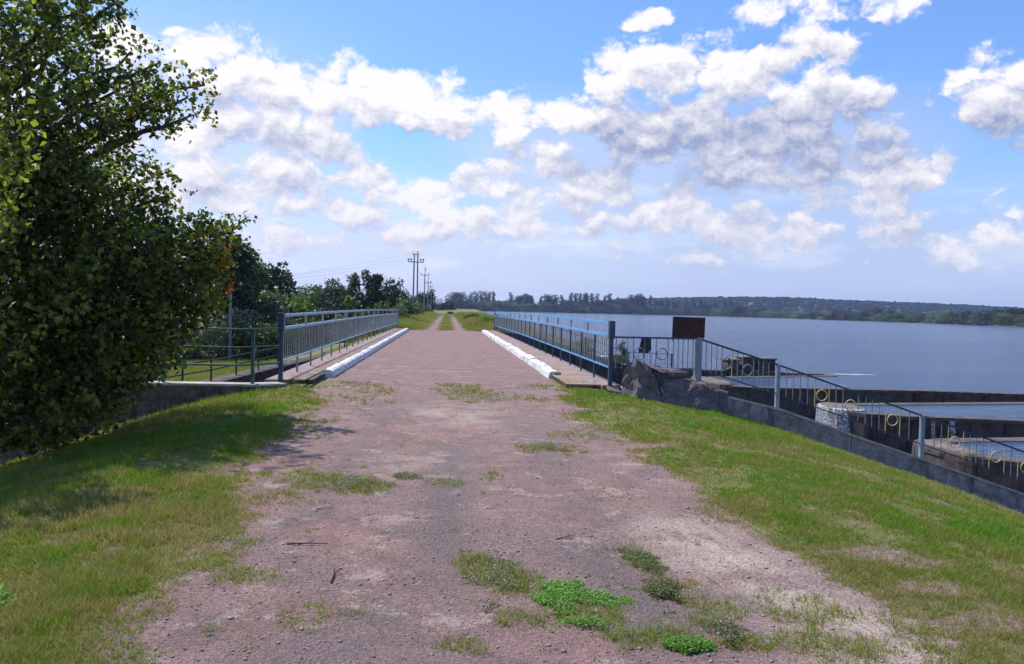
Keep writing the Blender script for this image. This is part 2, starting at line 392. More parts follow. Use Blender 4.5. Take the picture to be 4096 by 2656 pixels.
RNG = np.random.default_rng(7)
_L = np.random.default_rng(3).random((256, 256))
def vnoise(x, y, s):
    x = np.asarray(x, dtype=float)*s+100.3; y = np.asarray(y, dtype=float)*s+57.7
    xi = np.floor(x).astype(int); yi = np.floor(y).astype(int); fx = x-xi; fy = y-yi
    fx = fx*fx*(3-2*fx); fy = fy*fy*(3-2*fy)
    g = lambda a, b: _L[a % 256, b % 256]
    return (g(xi, yi)*(1-fx)+g(xi+1, yi)*fx)*(1-fy)+(g(xi, yi+1)*(1-fx)+g(xi+1, yi+1)*fx)*fy
def fbm(x, y, s, o=4):
    r = 0; a = .5; t = 0
    for k in range(o): r = r+a*vnoise(np.asarray(x)+k*13.1, np.asarray(y)-k*7.7, s*2**k); t += a; a *= .55
    return r/t
def sstep(a, b, x):
    t = np.clip((np.asarray(x, dtype=float)-a)/(b-a), 0, 1); return t*t*(3-2*t)

# ------------------------------------------------------------------ terrain
WATER = -2.05
XR = ([3.0, 3.8, 5.2, 7.13, 10.36, 13.58, 17, 22], [0, -.10, -.36, -.88, -1.95, -3.0, -4.0, -4.6])
XLs = ([3.0, 4.3, 5.6, 8, 12, 60], [0, -.25, -.70, -1.6, -2.5, -2.9])
PB = ([15, 34, 39, 47, 50, 53.5], [-12.6, -12.6, -11.6, -10.2, -6.5, -4.1])    # left edge of the spillway basin
def basin(x, y):
    left_ok = x > np.interp(y, *PB)
    near_y = np.where(x < -3.3, 14.92, 16.30)
    return (y > near_y) & (y < 53.45) & left_ok & (x < 42)
def Hf(x, y):
    x = np.asarray(x, dtype=float); y = np.asarray(y, dtype=float)
    widen = np.where(y > 53, (y-53)*.035, 0)
    z = np.where(x > 0, np.interp(x-widen, *XR), np.interp(-x, *XLs))
    z = z + (fbm(x, y, .7, 3)-.5)*.07*sstep(2.0, 4.5, np.abs(x-.2)) + (fbm(x, y, .35, 2)-.5)*.05
    track = np.exp(-((np.abs(x-.02)-.95)/.28)**2)
    z = z - .03*track*(y > 54)
    z = z + .08*sstep(75, 130, y)*(z > -1.0)
    return np.where(basin(x, y), -6.0, z)
# edges of the bare strip, from the camera's side to the bridge
EL = ([3, 3.5, 4.5, 5.4, 5.8, 6.5, 7.3, 8.9, 11.6, 13.1, 16, 17.6], [-1.30, -1.40, -1.45, -1.50, -1.48, -1.63, -1.80, -1.95, -2.0, -2.0, -2.2, -2.35])
ER = ([3, 3.4, 4.1, 4.5, 5.1, 5.4, 6.1, 7.8, 9, 10.7, 13.7, 17, 18.3], [2.3, 2.24, 2.24, 2.24, 2.29, 2.15, 2.18, 2.18, 2.05, 1.9, 2.1, 2.35, 2.4])
def grassmask(x, y):
    x = np.asarray(x, dtype=float); y = np.asarray(y, dtype=float)
    w = (fbm(x, y, .9, 4)-.5)*.9 + (fbm(x, y, 4.0, 4)-.5)*.5
    l = np.interp(y, *EL)+w; r = np.interp(y, *ER)+w*.8
    g = np.maximum(sstep(.16, -.30, x-l), sstep(-.16, .30, x-r))
    # thin worn places in the right-hand grass
    nw = fbm(x, y, 2.6, 4)-.5
    for cx_, cy_, rx, ry in ((3.0, 5.0, .50, .28), (2.9, 4.35, .34, .16), (2.75, 3.85, .5, .16), (2.5, 9.2, .4, .2)):
        g = g*(1-.85*sstep(.15, .75, np.exp(-(((x-cx_)/rx)**2+((y-cy_)/ry)**2))+nw*1.3))
    far = y > 53.3
    tr = np.exp(-((np.abs(x-.02-(y-60)*.002)-.95)/.55)**4)*sstep(230, 90, y)
    gf = 1-tr
    gf = np.where((y < 55.5) & (np.abs(x) < 2.2), gf*sstep(53.4, 55.4, y), gf)
    return np.where(far, gf, g)
PATCH = [  # dry tufts on the bare strip: x, y, rx, ry, density
 (-1.01,7.05,.22,.40,.8),(-.67,6.85,.20,.25,.9),(-1.3,7.3,.2,.3,.5),(-1.2,6.35,.22,.25,.5),(-1.27,14.9,.35,.9,.45),(.35,15.1,.45,1.6,.75),
 (1.39,13.6,.35,.4,.6),(1.21,8.95,.28,.30,.7),(.95,13.4,.5,.4,.3),(-.32,7.2,.10,.12,.7),(-.02,7.05,.22,.18,.45),(.42,7.35,.12,.2,.5),
 (-1.42,5.35,.12,.12,.7),(-1.25,5.2,.12,.1,.7),(-1.12,4.58,.14,.12,.6),(.25,4.75,.12,.35,.8),(.42,4.45,.14,.25,.6),(.62,3.95,.3,.14,.5),
 (1.27,4.85,.08,.25,.7),(1.42,4.1,.16,.25,.4),(1.5,3.62,.2,.1,.5),(1.0,3.7,.2,.1,.5),(.10,3.6,.12,.1,.4),(-.6,4.0,.2,.15,.2),(1.65,9.9,.3,.5,.4),(-1.9,4.3,.35,.6,.4),(-1.6,3.7,.3,.3,.35),
 (-1.5,13.0,.5,.8,.3),(2.0,4.0,.3,.2,.4),(1.9,3.6,.3,.15,.4),(-1.75,15.9,.35,.8,.6),(1.9,16.2,.35,.6,.6),(-1.8,10.2,.4,1.0,.4),
]
def patchmask(x, y):
    g = np.zeros_like(np.asarray(x, dtype=float))
    n = fbm(x, y, 5, 3)
    for cx_, cy_, rx, ry, d in PATCH:
        g = np.maximum(g, d*sstep(.35, .8, np.exp(-(((x-cx_)/(rx*1.35))**2+((y-cy_)/(ry*1.35))**2))+(n-.5)*1.5))
    return g
def palemask(x, y):
    l = 1.62+(5.6-y)*.18
    p = np.exp(-((x-l-.10)/.40)**2)*sstep(6.4, 5.3, y)*sstep(2.8, 3.6, y)
    p = np.maximum(p, .7*np.exp(-(((x-.2)/.7)**2+((y-11.6)/1.2)**2)))
    p = np.maximum(p, .5*np.exp(-(((x+.2)/.5)**2+((y-8.0)/.6)**2)))
    p = np.maximum(p, .8*np.exp(-((y-19.4)/.06)**2)*(x > -2.1)*(x < .65))
    return p*sstep(.25, .6, fbm(x, y, 2.5, 4)*1.1)
def darkmask(x, y):
    l = .95+(5.2-y)*.12
    p = .8*np.exp(-((x-l)/.30)**2)*sstep(5.6, 4.9, y)*sstep(3.4, 3.9, y)
    p = np.maximum(p, .75*np.exp(-((x-.02-(y-6)*.02)/.24)**2)*sstep(9.6, 8.0, y)*sstep(3.6, 5.4, y))
    p = np.maximum(p, .45*np.exp(-((x+1.0-(y-6)*.03)/.22)**2)*sstep(16, 10, y)*sstep(.35, .6, fbm(x, y*.4, 1.6, 3)))
    p = np.maximum(p, .45*np.exp(-((x-1.1+(y-6)*.02)/.25)**2)*sstep(16, 10, y)*sstep(.35, .6, fbm(x+9, y*.4, 1.6, 3)))
    p = np.maximum(p, .5*sstep(5.2, 3.6, y)*np.exp(-((x+.5)/.55)**2)*sstep(.3, .6, fbm(x, y, 1.9, 4)))
    return p
def axis(lo, hi, f0, f1, step, gr, extra=()):
    a = list(np.arange(f0, f1+1e-6, step)); s = step; x = a[-1]
    while x < hi: s *= gr; x += s; a.append(min(x, hi))
    s = step; x = a[0]
    while x > lo: s *= gr; x -= s; a.append(max(x, lo))
    return np.unique(np.round(np.array(a+list(extra)), 4))
xs = axis(-1800, 3200, -5.2, 5.6, .05, 1.06, (-12.7, -12.5, 3.28, 3.35))
ys = axis(-60, 3300, 3.0, 12.0, .05, 1.035, (14.85, 14.92, 14.93, 16.26, 16.30, 16.31, 53.44, 53.46, 53.9))
X, Y = np.meshgrid(xs, ys)
Z = Hf(X, Y)
gm = grassmask(X, Y); gm = np.where(basin(X, Y), 0, gm)
V = np.stack([X, Y, Z], -1).reshape(-1, 3)
nx, ny = len(xs), len(ys)
idx = np.arange(nx*ny).reshape(ny, nx)
Fq = np.stack([idx[:-1, :-1], idx[:-1, 1:], idx[1:, 1:], idx[1:, :-1]], -1).reshape(-1, 4)
pm = np.maximum(gm, patchmask(X, Y)*.45)
attrs = {'grass': pm, 'pale': palemask(X, Y), 'dark': darkmask(X, Y), 'mud': (basin(X, Y) | ((Z < WATER-.3) & (X > 5))).astype(float)}
# drop the sheet under the bridge approach slabs is not needed: the deck lies 4 mm above it
link('ground', mesh_np('ground', V, Fq, attrs, smooth=True), 'ground').name = 'ground'
tag(bpy.data.objects['ground'], kind='structure')

def panel(name, x0, x1, y0, y1, z, mat, step=.25, kind='structure', parent=None, wob=0.0, thick=0):
    xa = np.arange(x0, x1+1e-6, (x1-x0)/max(1, round((x1-x0)/step))); ya = np.arange(y0, y1+1e-6, (y1-y0)/max(1, round((y1-y0)/step)))
    a, b = np.meshgrid(xa, ya); zz = z+wob*(fbm(a, b, 1.5, 3)-.5)
    v = np.stack([a, b, zz], -1).reshape(-1, 3); n, m = len(xa), len(ya); i = np.arange(n*m).reshape(m, n)
    f = np.stack([i[:-1, :-1], i[:-1, 1:], i[1:, 1:], i[1:, :-1]], -1).reshape(-1, 4)
    at_ = {'grass': np.maximum(np.minimum(grassmask(a, b), (b < 53.2)*(b < 19)), patchmask(a, b)*.4), 'pale': palemask(a, b), 'dark': darkmask(a, b), 'mud': np.zeros_like(a)}
    o = link(name, mesh_np(name, v, f, at_, True), mat, parent)
    if kind: o['kind'] = kind
    return o
# ------------------------------------------------------------------ weir plan (crest line) and lake
CREST = [(24, 17.0), (14.9, 19.4), (14.1, 19.9), (13.75, 20.6), (13.75, 21.5), (14.1, 22.1), (14.9, 22.6), (30, 24.7), (30.4, 25.5),
         (17, 28.4), (15.9, 28.9), (15.35, 29.6), (15.2, 30.4), (15.35, 31.1), (16.1, 31.7), (27, 33.6), (36, 34.8), (36, 36.2),
         (24, 38.5), (15.2, 38.8), (14.2, 39.4), (13.7, 40.4), (13.7, 42.4), (14.2, 43.6), (15.2, 44.3), (23.7, 47.2), (24.1, 48.3),
         (15.5, 50.6), (12.4, 52.7)]
lake_poly = CREST + [(4.2, 54.0), (4.2, 90), (5, 140), (8, 300), (18, 800), (20, 1400), (20, 2400), (3300, 2400), (3300, -60), (24, -60)]
tri = geometry.tessellate_polygon([[Vector((x, y, 0)) for x, y in lake_poly]])
lk = bpy.data.meshes.new('water'); lk.from_pydata([(x, y, WATER) for x, y in lake_poly], [], [tuple(t) for t in tri]); lk.update()
import bmesh as _bm
_b = _bm.new(); _b.from_mesh(lk); _bm.ops.recalc_face_normals(_b, faces=_b.faces)
if sum(f.normal.z for f in _b.faces) < 0: _bm.ops.reverse_faces(_b, faces=_b.faces)
_b.to_mesh(lk); _b.free()
o = link('water', lk, 'water'); tag(o, kind='structure')

def ribbon(mb, pts, half, z0, z1):
    """vertical-sided wall along a plan polyline; z1 may be a list of top heights"""
    P_ = [Vector((p[0], p[1], 0)) for p in pts]; n = len(P_); L = []; R = []
    zt = z1 if hasattr(z1, '__len__') else [z1]*n
    for k in range(n):
        d1 = (P_[k]-P_[k-1]).normalized() if k else None; d2 = (P_[k+1]-P_[k]).normalized() if k < n-1 else None
        d = ((d1 or d2)+(d2 or d1)); d = d.normalized() if d.length > 1e-4 else (d1 or d2)
        nrm = Vector((-d.y, d.x, 0)); c = 1.0
        if d1 and d2: c = min(2.0, 1/max(.3, nrm.dot(Vector((-d2.y, d2.x, 0)))))
        L.append(P_[k]+nrm*half*c); R.append(P_[k]-nrm*half*c)
    i = len(mb.v)
    for k in range(n):
        mb.v += [(L[k].x, L[k].y, z0), (R[k].x, R[k].y, z0), (R[k].x, R[k].y, zt[k]), (L[k].x, L[k].y, zt[k])]
    for k in range(n-1):
        a = i+4*k; b_ = a+4
        mb.f += [(a+1, b_+1, b_+2, a+2), (b_, a, a+3, b_+3), (a+3, a+2, b_+2, b_+3)]
    mb.f += [(i, i+1, i+2, i+3), (i+4*n-1, i+4*n-2, i+4*n-3, i+4*n-4)]
    return mb
def dens(pts, step):
    out = []
    for (a, b) in zip(pts, pts[1:]):
        a = Vector(a); b = Vector(b); n = max(1, int((b-a).length/step))
        out += [tuple(a.lerp(b, k/n)) for k in range(n)]
    return out+[tuple(pts[-1])]
weir = empty('spillway_weir', (20, 30, -6), 'zigzag concrete spillway weir of dark stained walls and rounded noses holding back the lake', 'weir')
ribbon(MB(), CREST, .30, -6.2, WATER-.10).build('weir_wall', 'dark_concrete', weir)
ribbon(MB(), CREST, .33, WATER-.101, WATER+.022).build('crest', 'wet_crest', weir)
# broad rounded noses at the bridge end of each finger
def nose(c, rx, ry, z1, mat, mat2, topw=1.0):
    mb = MB(); n = 16; i = 0
    prof = [(1.10, -6.2), (1.04, z1-1.2), (1.0, z1-.22), (.97, z1-.05), (.86, z1)]
    for s_, z in prof:
        for k in range(n):
            t = 2*pi*k/n; w = 1+.04*sin(k*5.1)
            mb.v.append((c[0]+rx*s_*w*cos(t), c[1]+ry*s_*w*sin(t), z))
    for r_ in range(len(prof)-1):
        mb.f += [(r_*n+k, r_*n+(k+1) % n, (r_+1)*n+(k+1) % n, (r_+1)*n+k) for k in range(n)]
    o1 = mb.build('nose_wall', mat, weir)
    cap = MB(); cap.v = [(x, y, z+.004) for x, y, z in mb.v[-n:]] + [(c[0]+rx*.2*cos(2*pi*k/n), c[1]+ry*.2*sin(2*pi*k/n), z1+.05) for k in range(n)]
    cap.f = [(k, (k+1) % n, n+(k+1) % n, n+k) for k in range(n)]+[tuple(range(n, 2*n))]
    cap.build('nose_cap', mat2, weir)
nose((13.95, 21.0), .5, 1.45, WATER+.10, 'dark_concrete', 'stone_crest')
nose((15.6, 30.3), .8, 1.3, WATER+.12, 'falling_water', 'stone_crest')
nose((14.1, 41.4), .8, 2.6, WATER+.12, 'dark_concrete', 'stone_crest')
mb = MB(); mb.bar((17.9, 27.86, WATER-.1), (17.95, 27.80, -3.6), .12, .05, (0, 1, 0)); mb.build('trickle', 'falling_water', weir)
mb = MB(); mb.bar((18.55, 27.72, WATER-.1), (18.6, 27.66, -3.2), .2, .05, (0, 1, 0)); mb.build('trickle', 'falling_water', weir)

# ------------------------------------------------------------------ bridge
br = empty('bridge', (0, 35, 0), 'low concrete road bridge with raised walkways crossing the spillway', 'bridge')
Y0, Y1 = 15.75, 53.9
MB().box((-3.3, 16.25, -.62), (3.42, Y1-.3, -.012)).build('deck', 'concrete', br)
for sgn, a, b in ((-1, -3.3, -2.52), (1, 2.42, 3.42)):
    o = panel('walkway', min(a, b), max(a, b), Y0, Y1-.4, .088, 'walk', .12, None, br, wob=.016)
    MB().box((min(a, b)+.01, Y0-.04, -.3), (max(a, b)-.01, Y1-.42, .072)).build('walkway_base', 'broken_earth', br, bevel=.02)
for a, b in ((-3.42, -2.98), (3.12, 3.50)):
    MB().box((a, Y0-.15, -.45), (b, Y1-.35, .098)).build('edge_beam', 'walk_edge', br, bevel=.02)
for y in (25.5, 34.8, 44.1):
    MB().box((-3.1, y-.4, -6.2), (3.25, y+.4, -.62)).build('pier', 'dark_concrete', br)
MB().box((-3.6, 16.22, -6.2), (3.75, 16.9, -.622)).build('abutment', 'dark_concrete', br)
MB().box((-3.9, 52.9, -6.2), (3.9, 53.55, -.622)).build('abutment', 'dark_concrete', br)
panel('road', -2.42, 2.42, 16.2, 53.6, .004, 'ground', .06, 'structure')

# kerbs: rows of painted stones
def kerb(label, xa, xb, ya, yb, n, rough, seed):
    rnd = random.Random(seed)
    k = empty('kerb', ((xa+xb)/2, ya, 0), label, 'kerb', 'white kerbs on the bridge')
    y = ya
    L = (yb-ya)/n
    for i in range(n):
        l = L*(1+rnd.uniform(-.12, .12)) if i < n-1 else yb-y
        g = .012+rnd.random()*.02; y2 = min(y+l, yb)
        mb = MB(); jit = lambda s: rnd.uniform(-s, s)*rough
        ns = 5; h0 = .18+jit(.02); xo = jit(.02); i0 = 0
        for q in range(ns+1):
            yy = y+g+(y2-g-y)*q/ns; hh = h0+jit(.02); e = (q in (0, ns))*.015
            mb.v += [(xa+xo+jit(.012), yy, -.02), (xa+xo+.015+e+jit(.015), yy, hh-.03-e), (xa+xo+.06+e+jit(.015), yy, hh-e), (xb+xo-.06-e+jit(.015), yy, hh-e+jit(.008)), (xb+xo-.015-e+jit(.015), yy, hh-.035-e), (xb+xo+jit(.012), yy, -.02)]
        for q in range(ns):
            a = q*6; b_ = a+6
            mb.f += [(a+j, a+j+1, b_+j+1, b_+j)[::-1] for j in range(5)]
        mb.f += [tuple(range(0, 6)), tuple(range(ns*6+5, ns*6-1, -1))]
        o = mb.build('kerb_stone', 'kerb_white', k)
        if i == 0 and rough > .8:
            MB().box((xb-.14, y-.02, .01), (xb+.004, y+g+.004, .15)).build('broken_end', 'kerb_bare', k)
        y = y2
    return k
kerb('straight whitewashed kerb on the bridge side with the pale railing and woods', -2.58, -2.34, 17.2, 52.3, 16, .4, 1)
kerb('lumpy broken whitewashed kerb on the bridge side facing the lake', 2.36, 2.63, 17.95, 52.2, 22, .9, 2)

# railings on the bridge
def arch(y): return .045*sin(pi*(y-15.6)/37.4)
def rail_pts(x, z, n=16, ya=15.6, yb=53.0): return [(x, ya+(yb-ya)*k/n, z+arch(ya+(yb-ya)*k/n)) for k in range(n+1)]
def railing(label, x, sgn, mtop, mmid, mpost, mbar):
    r = empty('bridge_railing', (x, 15.6, .1), label, 'railing', 'steel railings of the bridge')
    def rail(name, z, w, h, mat, wob=0):
        mb = MB(); pts = rail_pts(x, z)
        for a, b in zip(pts, pts[1:]): mb.bar(a, b, w, h)
        return mb.build(name, mat, r)
    rail('top_rail', 1.32, .07, .055, mtop); rail('middle_rail', 1.07, .06, .055, mmid); rail('lower_rail', .44, .035, .03, mtop)
    MB().box((x-.04, 15.54, .05), (x+.04, 15.62, 1.37)).build('end_post', 'paint_navy', r, bevel=.006)
    MB().box((x-.055, 15.50, 1.02), (x+.06, 15.64, 1.372)).build('end_plate', 'paint_navy', r, bevel=.006)
    MB().box((x-.04, 53.0, .05), (x+.04, 53.08, 1.36)).build('end_post', mpost, r)
    pm_ = MB().box((-.018, -.018, 0), (.018, .018, .97)).me('post')
    nposts = 22
    first = None
    for k in range(1, nposts):
        y = 15.6+1.7*k
        if first is None: first = o = link('post', pm_, mpost, r, Vector((0, y-15.6, arch(y))))
        else: o = first.copy(); COL.objects.link(o); o.parent = r; o.location = Vector((0, y-15.6, arch(y)))
    sm = MB().box((-.022, -.025, 0), (.022, .025, .235)).me('rail_support'); first = None
    for k in range(0, 15):
        y = 15.8+2.45*k
        if first is None: first = o = link('rail_support', sm, mbar, r, Vector((0, y-15.6, .99+arch(y))))
        else: o = first.copy(); COL.objects.link(o); o.parent = r; o.location = Vector((0, y-15.6, .99+arch(y)))
    bm_ = MB().box((-.0075, -.0075, 0), (.0075, .0075, .61)).me('baluster'); first = None; rest = MB()
    sp = 1.7/8; c = 0
    for k in range(1, 176):
        if k % 8 == 0: continue
        y = 15.6+sp*k
        if y > 52.9: break
        c += 1
        if c <= 99:
            if first is None: first = o = link('baluster', bm_, mbar, r, Vector((0, y-15.6, .35+arch(y))))
            else: o = first.copy(); COL.objects.link(o); o.parent = r; o.location = Vector((0, y-15.6, .35+arch(y)))
        else:
            rest.box((x-.0075, y-.0075, .45+arch(y)), (x+.0075, y+.0075, 1.06+arch(y)))
    o = rest.build('far_balusters', mbar, r); o['kind'] = 'stuff'
    return r
railing('long pale blue-grey steel railing on the bridge side facing the woods', -3.12, -1, 'paint_paleblue', 'paint_paleblue', 'bar_faded', 'bar_warm')
railing('long bright blue steel railing on the bridge side facing the lake', 3.27, 1, 'paint_blue', 'paint_blue', 'paint_navy', 'bar_warm')

# ------------------------------------------------------------------ wing walls
ww = empty('wing_wall', (8, 16.6, -1), 'low weathered concrete wall running down the grass slope behind the boulders', 'wall', 'spillway wing walls')
WT = dens([(3.45, 16.0, .02), (5.2, 16.12, .02), (7.13, 16.62, -.42), (10.36, 16.62, -1.45), (13.58, 16.55, -2.46), (17.5, 16.5, -3.6)], .6)
WT = [(x, y, z+random.Random(k).uniform(-.012, .012)) for k, (x, y, z) in enumerate(WT)]
ribbon(MB(), [(x, y) for x, y, z in WT], .17, -6.2, [z-.05 for x, y, z in WT]).build('wall_body', 'concrete', ww)
mb = MB(); ribbon(mb, [(x, y) for x, y, z in WT], .19, 0, [z for x, y, z in WT])
for k in range(len(WT)):
    for j in (0, 1): v = mb.v[4*k+j]; mb.v[4*k+j] = (v[0], v[1], WT[k][2]-.049)
mb.build('coping', 'concrete_cap', ww)

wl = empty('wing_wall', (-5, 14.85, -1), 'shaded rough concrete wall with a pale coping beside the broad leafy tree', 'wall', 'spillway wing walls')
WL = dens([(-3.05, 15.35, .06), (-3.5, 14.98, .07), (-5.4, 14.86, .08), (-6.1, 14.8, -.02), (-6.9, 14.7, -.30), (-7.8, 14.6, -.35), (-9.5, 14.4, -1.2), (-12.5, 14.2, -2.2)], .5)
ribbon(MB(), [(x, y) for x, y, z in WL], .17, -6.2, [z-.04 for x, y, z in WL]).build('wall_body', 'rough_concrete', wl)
mb = MB(); ribbon(mb, [(x, y) for x, y, z in WL], .19, 0, [z for x, y, z in WL])
for k in range(len(WL)):
    for j in (0, 1): v = mb.v[4*k+j]; mb.v[4*k+j] = (v[0], v[1], WL[k][2]-.039)
mb.build('coping', 'concrete_cap', wl)

fw = empty('wing_wall', (8, 53.3, -1), 'far dark wing wall across the spillway on the lake side, seen through the blue railing', 'wall', 'spillway wing walls')
FW = [(3.7, 53.35, .05), (6.5, 53.3, -.28), (12.4, 53.3, -2.1), (14.5, 52.9, -2.0)]
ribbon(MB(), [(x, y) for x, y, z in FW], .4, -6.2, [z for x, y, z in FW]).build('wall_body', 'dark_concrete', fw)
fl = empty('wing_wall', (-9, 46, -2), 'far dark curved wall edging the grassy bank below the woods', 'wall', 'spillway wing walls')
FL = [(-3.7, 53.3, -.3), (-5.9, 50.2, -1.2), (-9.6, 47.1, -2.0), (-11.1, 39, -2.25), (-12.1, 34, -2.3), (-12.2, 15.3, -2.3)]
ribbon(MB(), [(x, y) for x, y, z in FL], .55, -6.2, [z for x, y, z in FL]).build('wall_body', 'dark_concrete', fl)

# green pipe railing on the near left wall
gr = empty('pipe_railing', (-4.1, 14.9, .1), 'dark green three-bar pipe railing on the pale coping beside the tree', 'railing')
a0 = Vector((-3.12, 15.52, .1))
for name, z, w in (('top_rail', 1.06, .022), ('middle_rail', .73, .014), ('lower_rail', .40, .030)):
    MB().tube([(-3.12, 15.50, z+.02), (-3.75, 14.98, z), (-5.15, 14.88, z+.01), (-6.9, 14.78, z+.03)], w*.55+.004, 8).build(name, 'paint_green', gr)
for x, y in ((-3.50, 14.97), (-5.05, 14.88), (-6.8, 14.75)):
    MB().box((x-.028, y-.028, -.05), (x+.028, y+.028, 1.08)).build('post', 'paint_green', gr)
# lower railing on the curved far wall
lr = empty('pipe_railing', (-9, 44, -2), 'low thin railing along the far curved wall of the outlet channel', 'railing')
path = [(-4.6, 52.3, -.6), (-6.2, 50.3, -1.15), (-9.6, 47.1, -1.95), (-11.1, 39.2, -2.2), (-12.1, 34, -2.25), (-12.2, 27, -2.25)]
for name, z in (('top_rail', .95), ('lower_rail', .5)):
    MB().tube([(x, y, q+z) for x, y, q in path], .035, 6).build(name, 'steel_dark', lr)
for x, y, q in dens(path, 2.6):
    MB().box((x-.035, y-.035, q-.2), (x+.035, y+.035, q+.97)).build('post', 'steel_dark', lr)

# baluster fence with rings on the right wall
def ring_fence(name, label, P_, bays, top_mat, sag, bar_r, parent_group, ring=True, drop=.62):
    f = empty('ring_fence', P_[0], label, 'fence', parent_group)
    mbt = MB(); mbb = MB()
    for a, b in zip(P_, P_[1:]):
        a_, b_ = Vector(a), Vector(b); mbt.bar(a_, b_, .045, .035); mbb.bar(a_-Vector((0, 0, drop)), b_-Vector((0, 0, drop)), .03, .022)
    mbt.build('top_rail', top_mat, f); mbb.build('bottom_rail', top_mat, f)
    for (a, b), fr in zip(zip(P_, P_[1:]), bays):
        a, b = Vector(a), Vector(b); d = (b-a); dh = Vector((d.x, d.y, 0)).normalized()
        for t, kind in fr:
            p = a+d*t
            if kind == 'o':
                MB().torus(p-Vector((0, 0, drop*.52)), .118, .0125, dh, (0, 0, 1)).build('ring', 'paint_yellow' if (p.x > 7.2 and ring) else 'bar_faded', f, smooth=True)
            else:
                m_ = 'paint_yellow' if kind == 'y' else 'bar_faded'
                MB().tube([p-Vector((0, 0, .012)), p-Vector((0, 0, drop+.03))], bar_r, 6).build('baluster', m_, f)
    return f
bay1 = [(.04,'b'),(.11,'b'),(.17,'b'),(.235,'b'),(.30,'o'),(.365,'b'),(.43,'b'),(.495,'b'),(.565,'o'),(.635,'b'),(.70,'b'),(.755,'b'),(.81,'b'),(.87,'b'),(.93,'b')]
bay2 = [(.09,'b'),(.155,'b'),(.22,'b'),(.285,'b'),(.345,'o'),(.41,'y'),(.48,'b'),(.545,'b'),(.61,'o'),(.685,'b'),(.75,'b'),(.81,'b'),(.88,'b')]
bay3 = [(.06,'b'),(.105,'b'),(.155,'b'),(.205,'b'),(.255,'y'),(.302,'o'),(.352,'y'),(.40,'b'),(.447,'b'),(.50,'o'),(.555,'b'),(.605,'b'),(.65,'b'),(.70,'b'),(.745,'y'),(.793,'o'),(.845,'y'),(.91,'b')]
bay4 = [(.09,'b'),(.14,'b'),(.19,'y'),(.24,'o'),(.30,'y'),(.345,'b'),(.395,'b'),(.445,'b'),(.49,'y'),(.54,'o'),(.60,'y'),(.65,'b'),(.70,'y'),(.76,'o'),(.82,'b'),(.87,'b'),(.92,'b')]
RF = [(3.31, 15.62, 1.05), (5.2, 16.05, 1.04), (7.13, 16.6, .50), (10.42, 16.6, -.55), (13.6, 16.55, -1.58)]
rf = ring_fence('ring_fence', 'steel baluster fence with yellow rings descending along the concrete wall beside the weir', RF, [bay1, bay2, bay3, bay4], 'paint_navy', 0, .0095, None)
for k, (p, h, w) in enumerate(((RF[1], 1.02, .055), (RF[2], .95, .042), (RF[3], .95, .045), (RF[4], .95, .045))):
    MB().box((p[0]-w, p[1]-w, p[2]-h), (p[0]+w, p[1]+w, p[2]+.015)).build('post', 'paint_grey', rf, bevel=.006)
MB().box((RF[1][0]-.095, RF[1][1]-.075, .25), (RF[1][0]-.056, RF[1][1]+.02, 1.0)).build('post_strap', 'paint_grey', rf)
# far fence on the other wing wall
FF = [(3.4, 53.2, 1.15), (6.45, 53.2, .70), (12.3, 53.2, -1.15), (15.2, 52.6, -1.2)]
def evenbars(n): return [((k+.5)/n, 'b') for k in range(n)]
ff = ring_fence('ring_fence', 'thin dark fence stepping down the far wing wall toward the water', FF, [evenbars(14), evenbars(22), evenbars(10)], 'paint_navy', 0, .013, None, drop=.7)
for p in dens(FF, 2.4): MB().box((p[0]-.05, p[1]-.05, p[2]-1.0), (p[0]+.05, p[1]+.05, p[2]+.03)).build('post', 'paint_navy', ff)

# plates on the fence
sg = empty('sign_board', (4.95, 15.98, 1.06), 'rusty brown rectangular sign board seen from behind above the ring fence', 'sign')
q = [at(2692, 1266, 15.95), at(2822, 1271, 15.98), at(2818, 1352, 15.98), at(2688, 1352, 15.95)]
mb = MB(); mb.v = [tuple(p) for p in q]+[(p.x+.004, p.y+.018, p.z) for p in q]
mb.f = [(3, 2, 1, 0), (4, 5, 6, 7), (0, 1, 5, 4), (1, 2, 6, 5), (2, 3, 7, 6), (3, 0, 4, 7)]; mb.build('board', 'rust', sg)
MB().bar((q[0].x+.03, 15.985, q[0].z-.02), (q[3].x+.03, 15.985, q[3].z-.06), .025, .02).build('bracket', 'steel_dark', sg)
MB().bar((q[1].x-.03, 16.01, q[1].z-.02), (q[2].x-.03, 16.01, q[2].z-.06), .025, .02).build('bracket', 'steel_dark', sg)
pl = empty('hanging_plate', (3.9, 15.75, .9), 'small dark tapered metal plate hanging under the fence rail', 'plate')
q = [at(2566, 1354, 15.78), at(2605, 1354, 15.79), at(2605, 1398, 15.79), at(2592, 1414, 15.79), at(2553, 1411, 15.78)]
mb = MB(); mb.v = [tuple(p) for p in q]+[(p.x, p.y+.012, p.z) for p in q]
mb.f = [(4, 3, 2, 1, 0), (5, 6, 7, 8, 9)]+[(k, (k+1) % 5, 5+(k+1) % 5, 5+k) for k in range(5)]; mb.build('plate', 'dark_plate', pl)
MB().tube([(3.98, 15.76, 1.02), (3.98, 15.76, .93)], .006, 6).build('hook', 'steel_dark', pl)

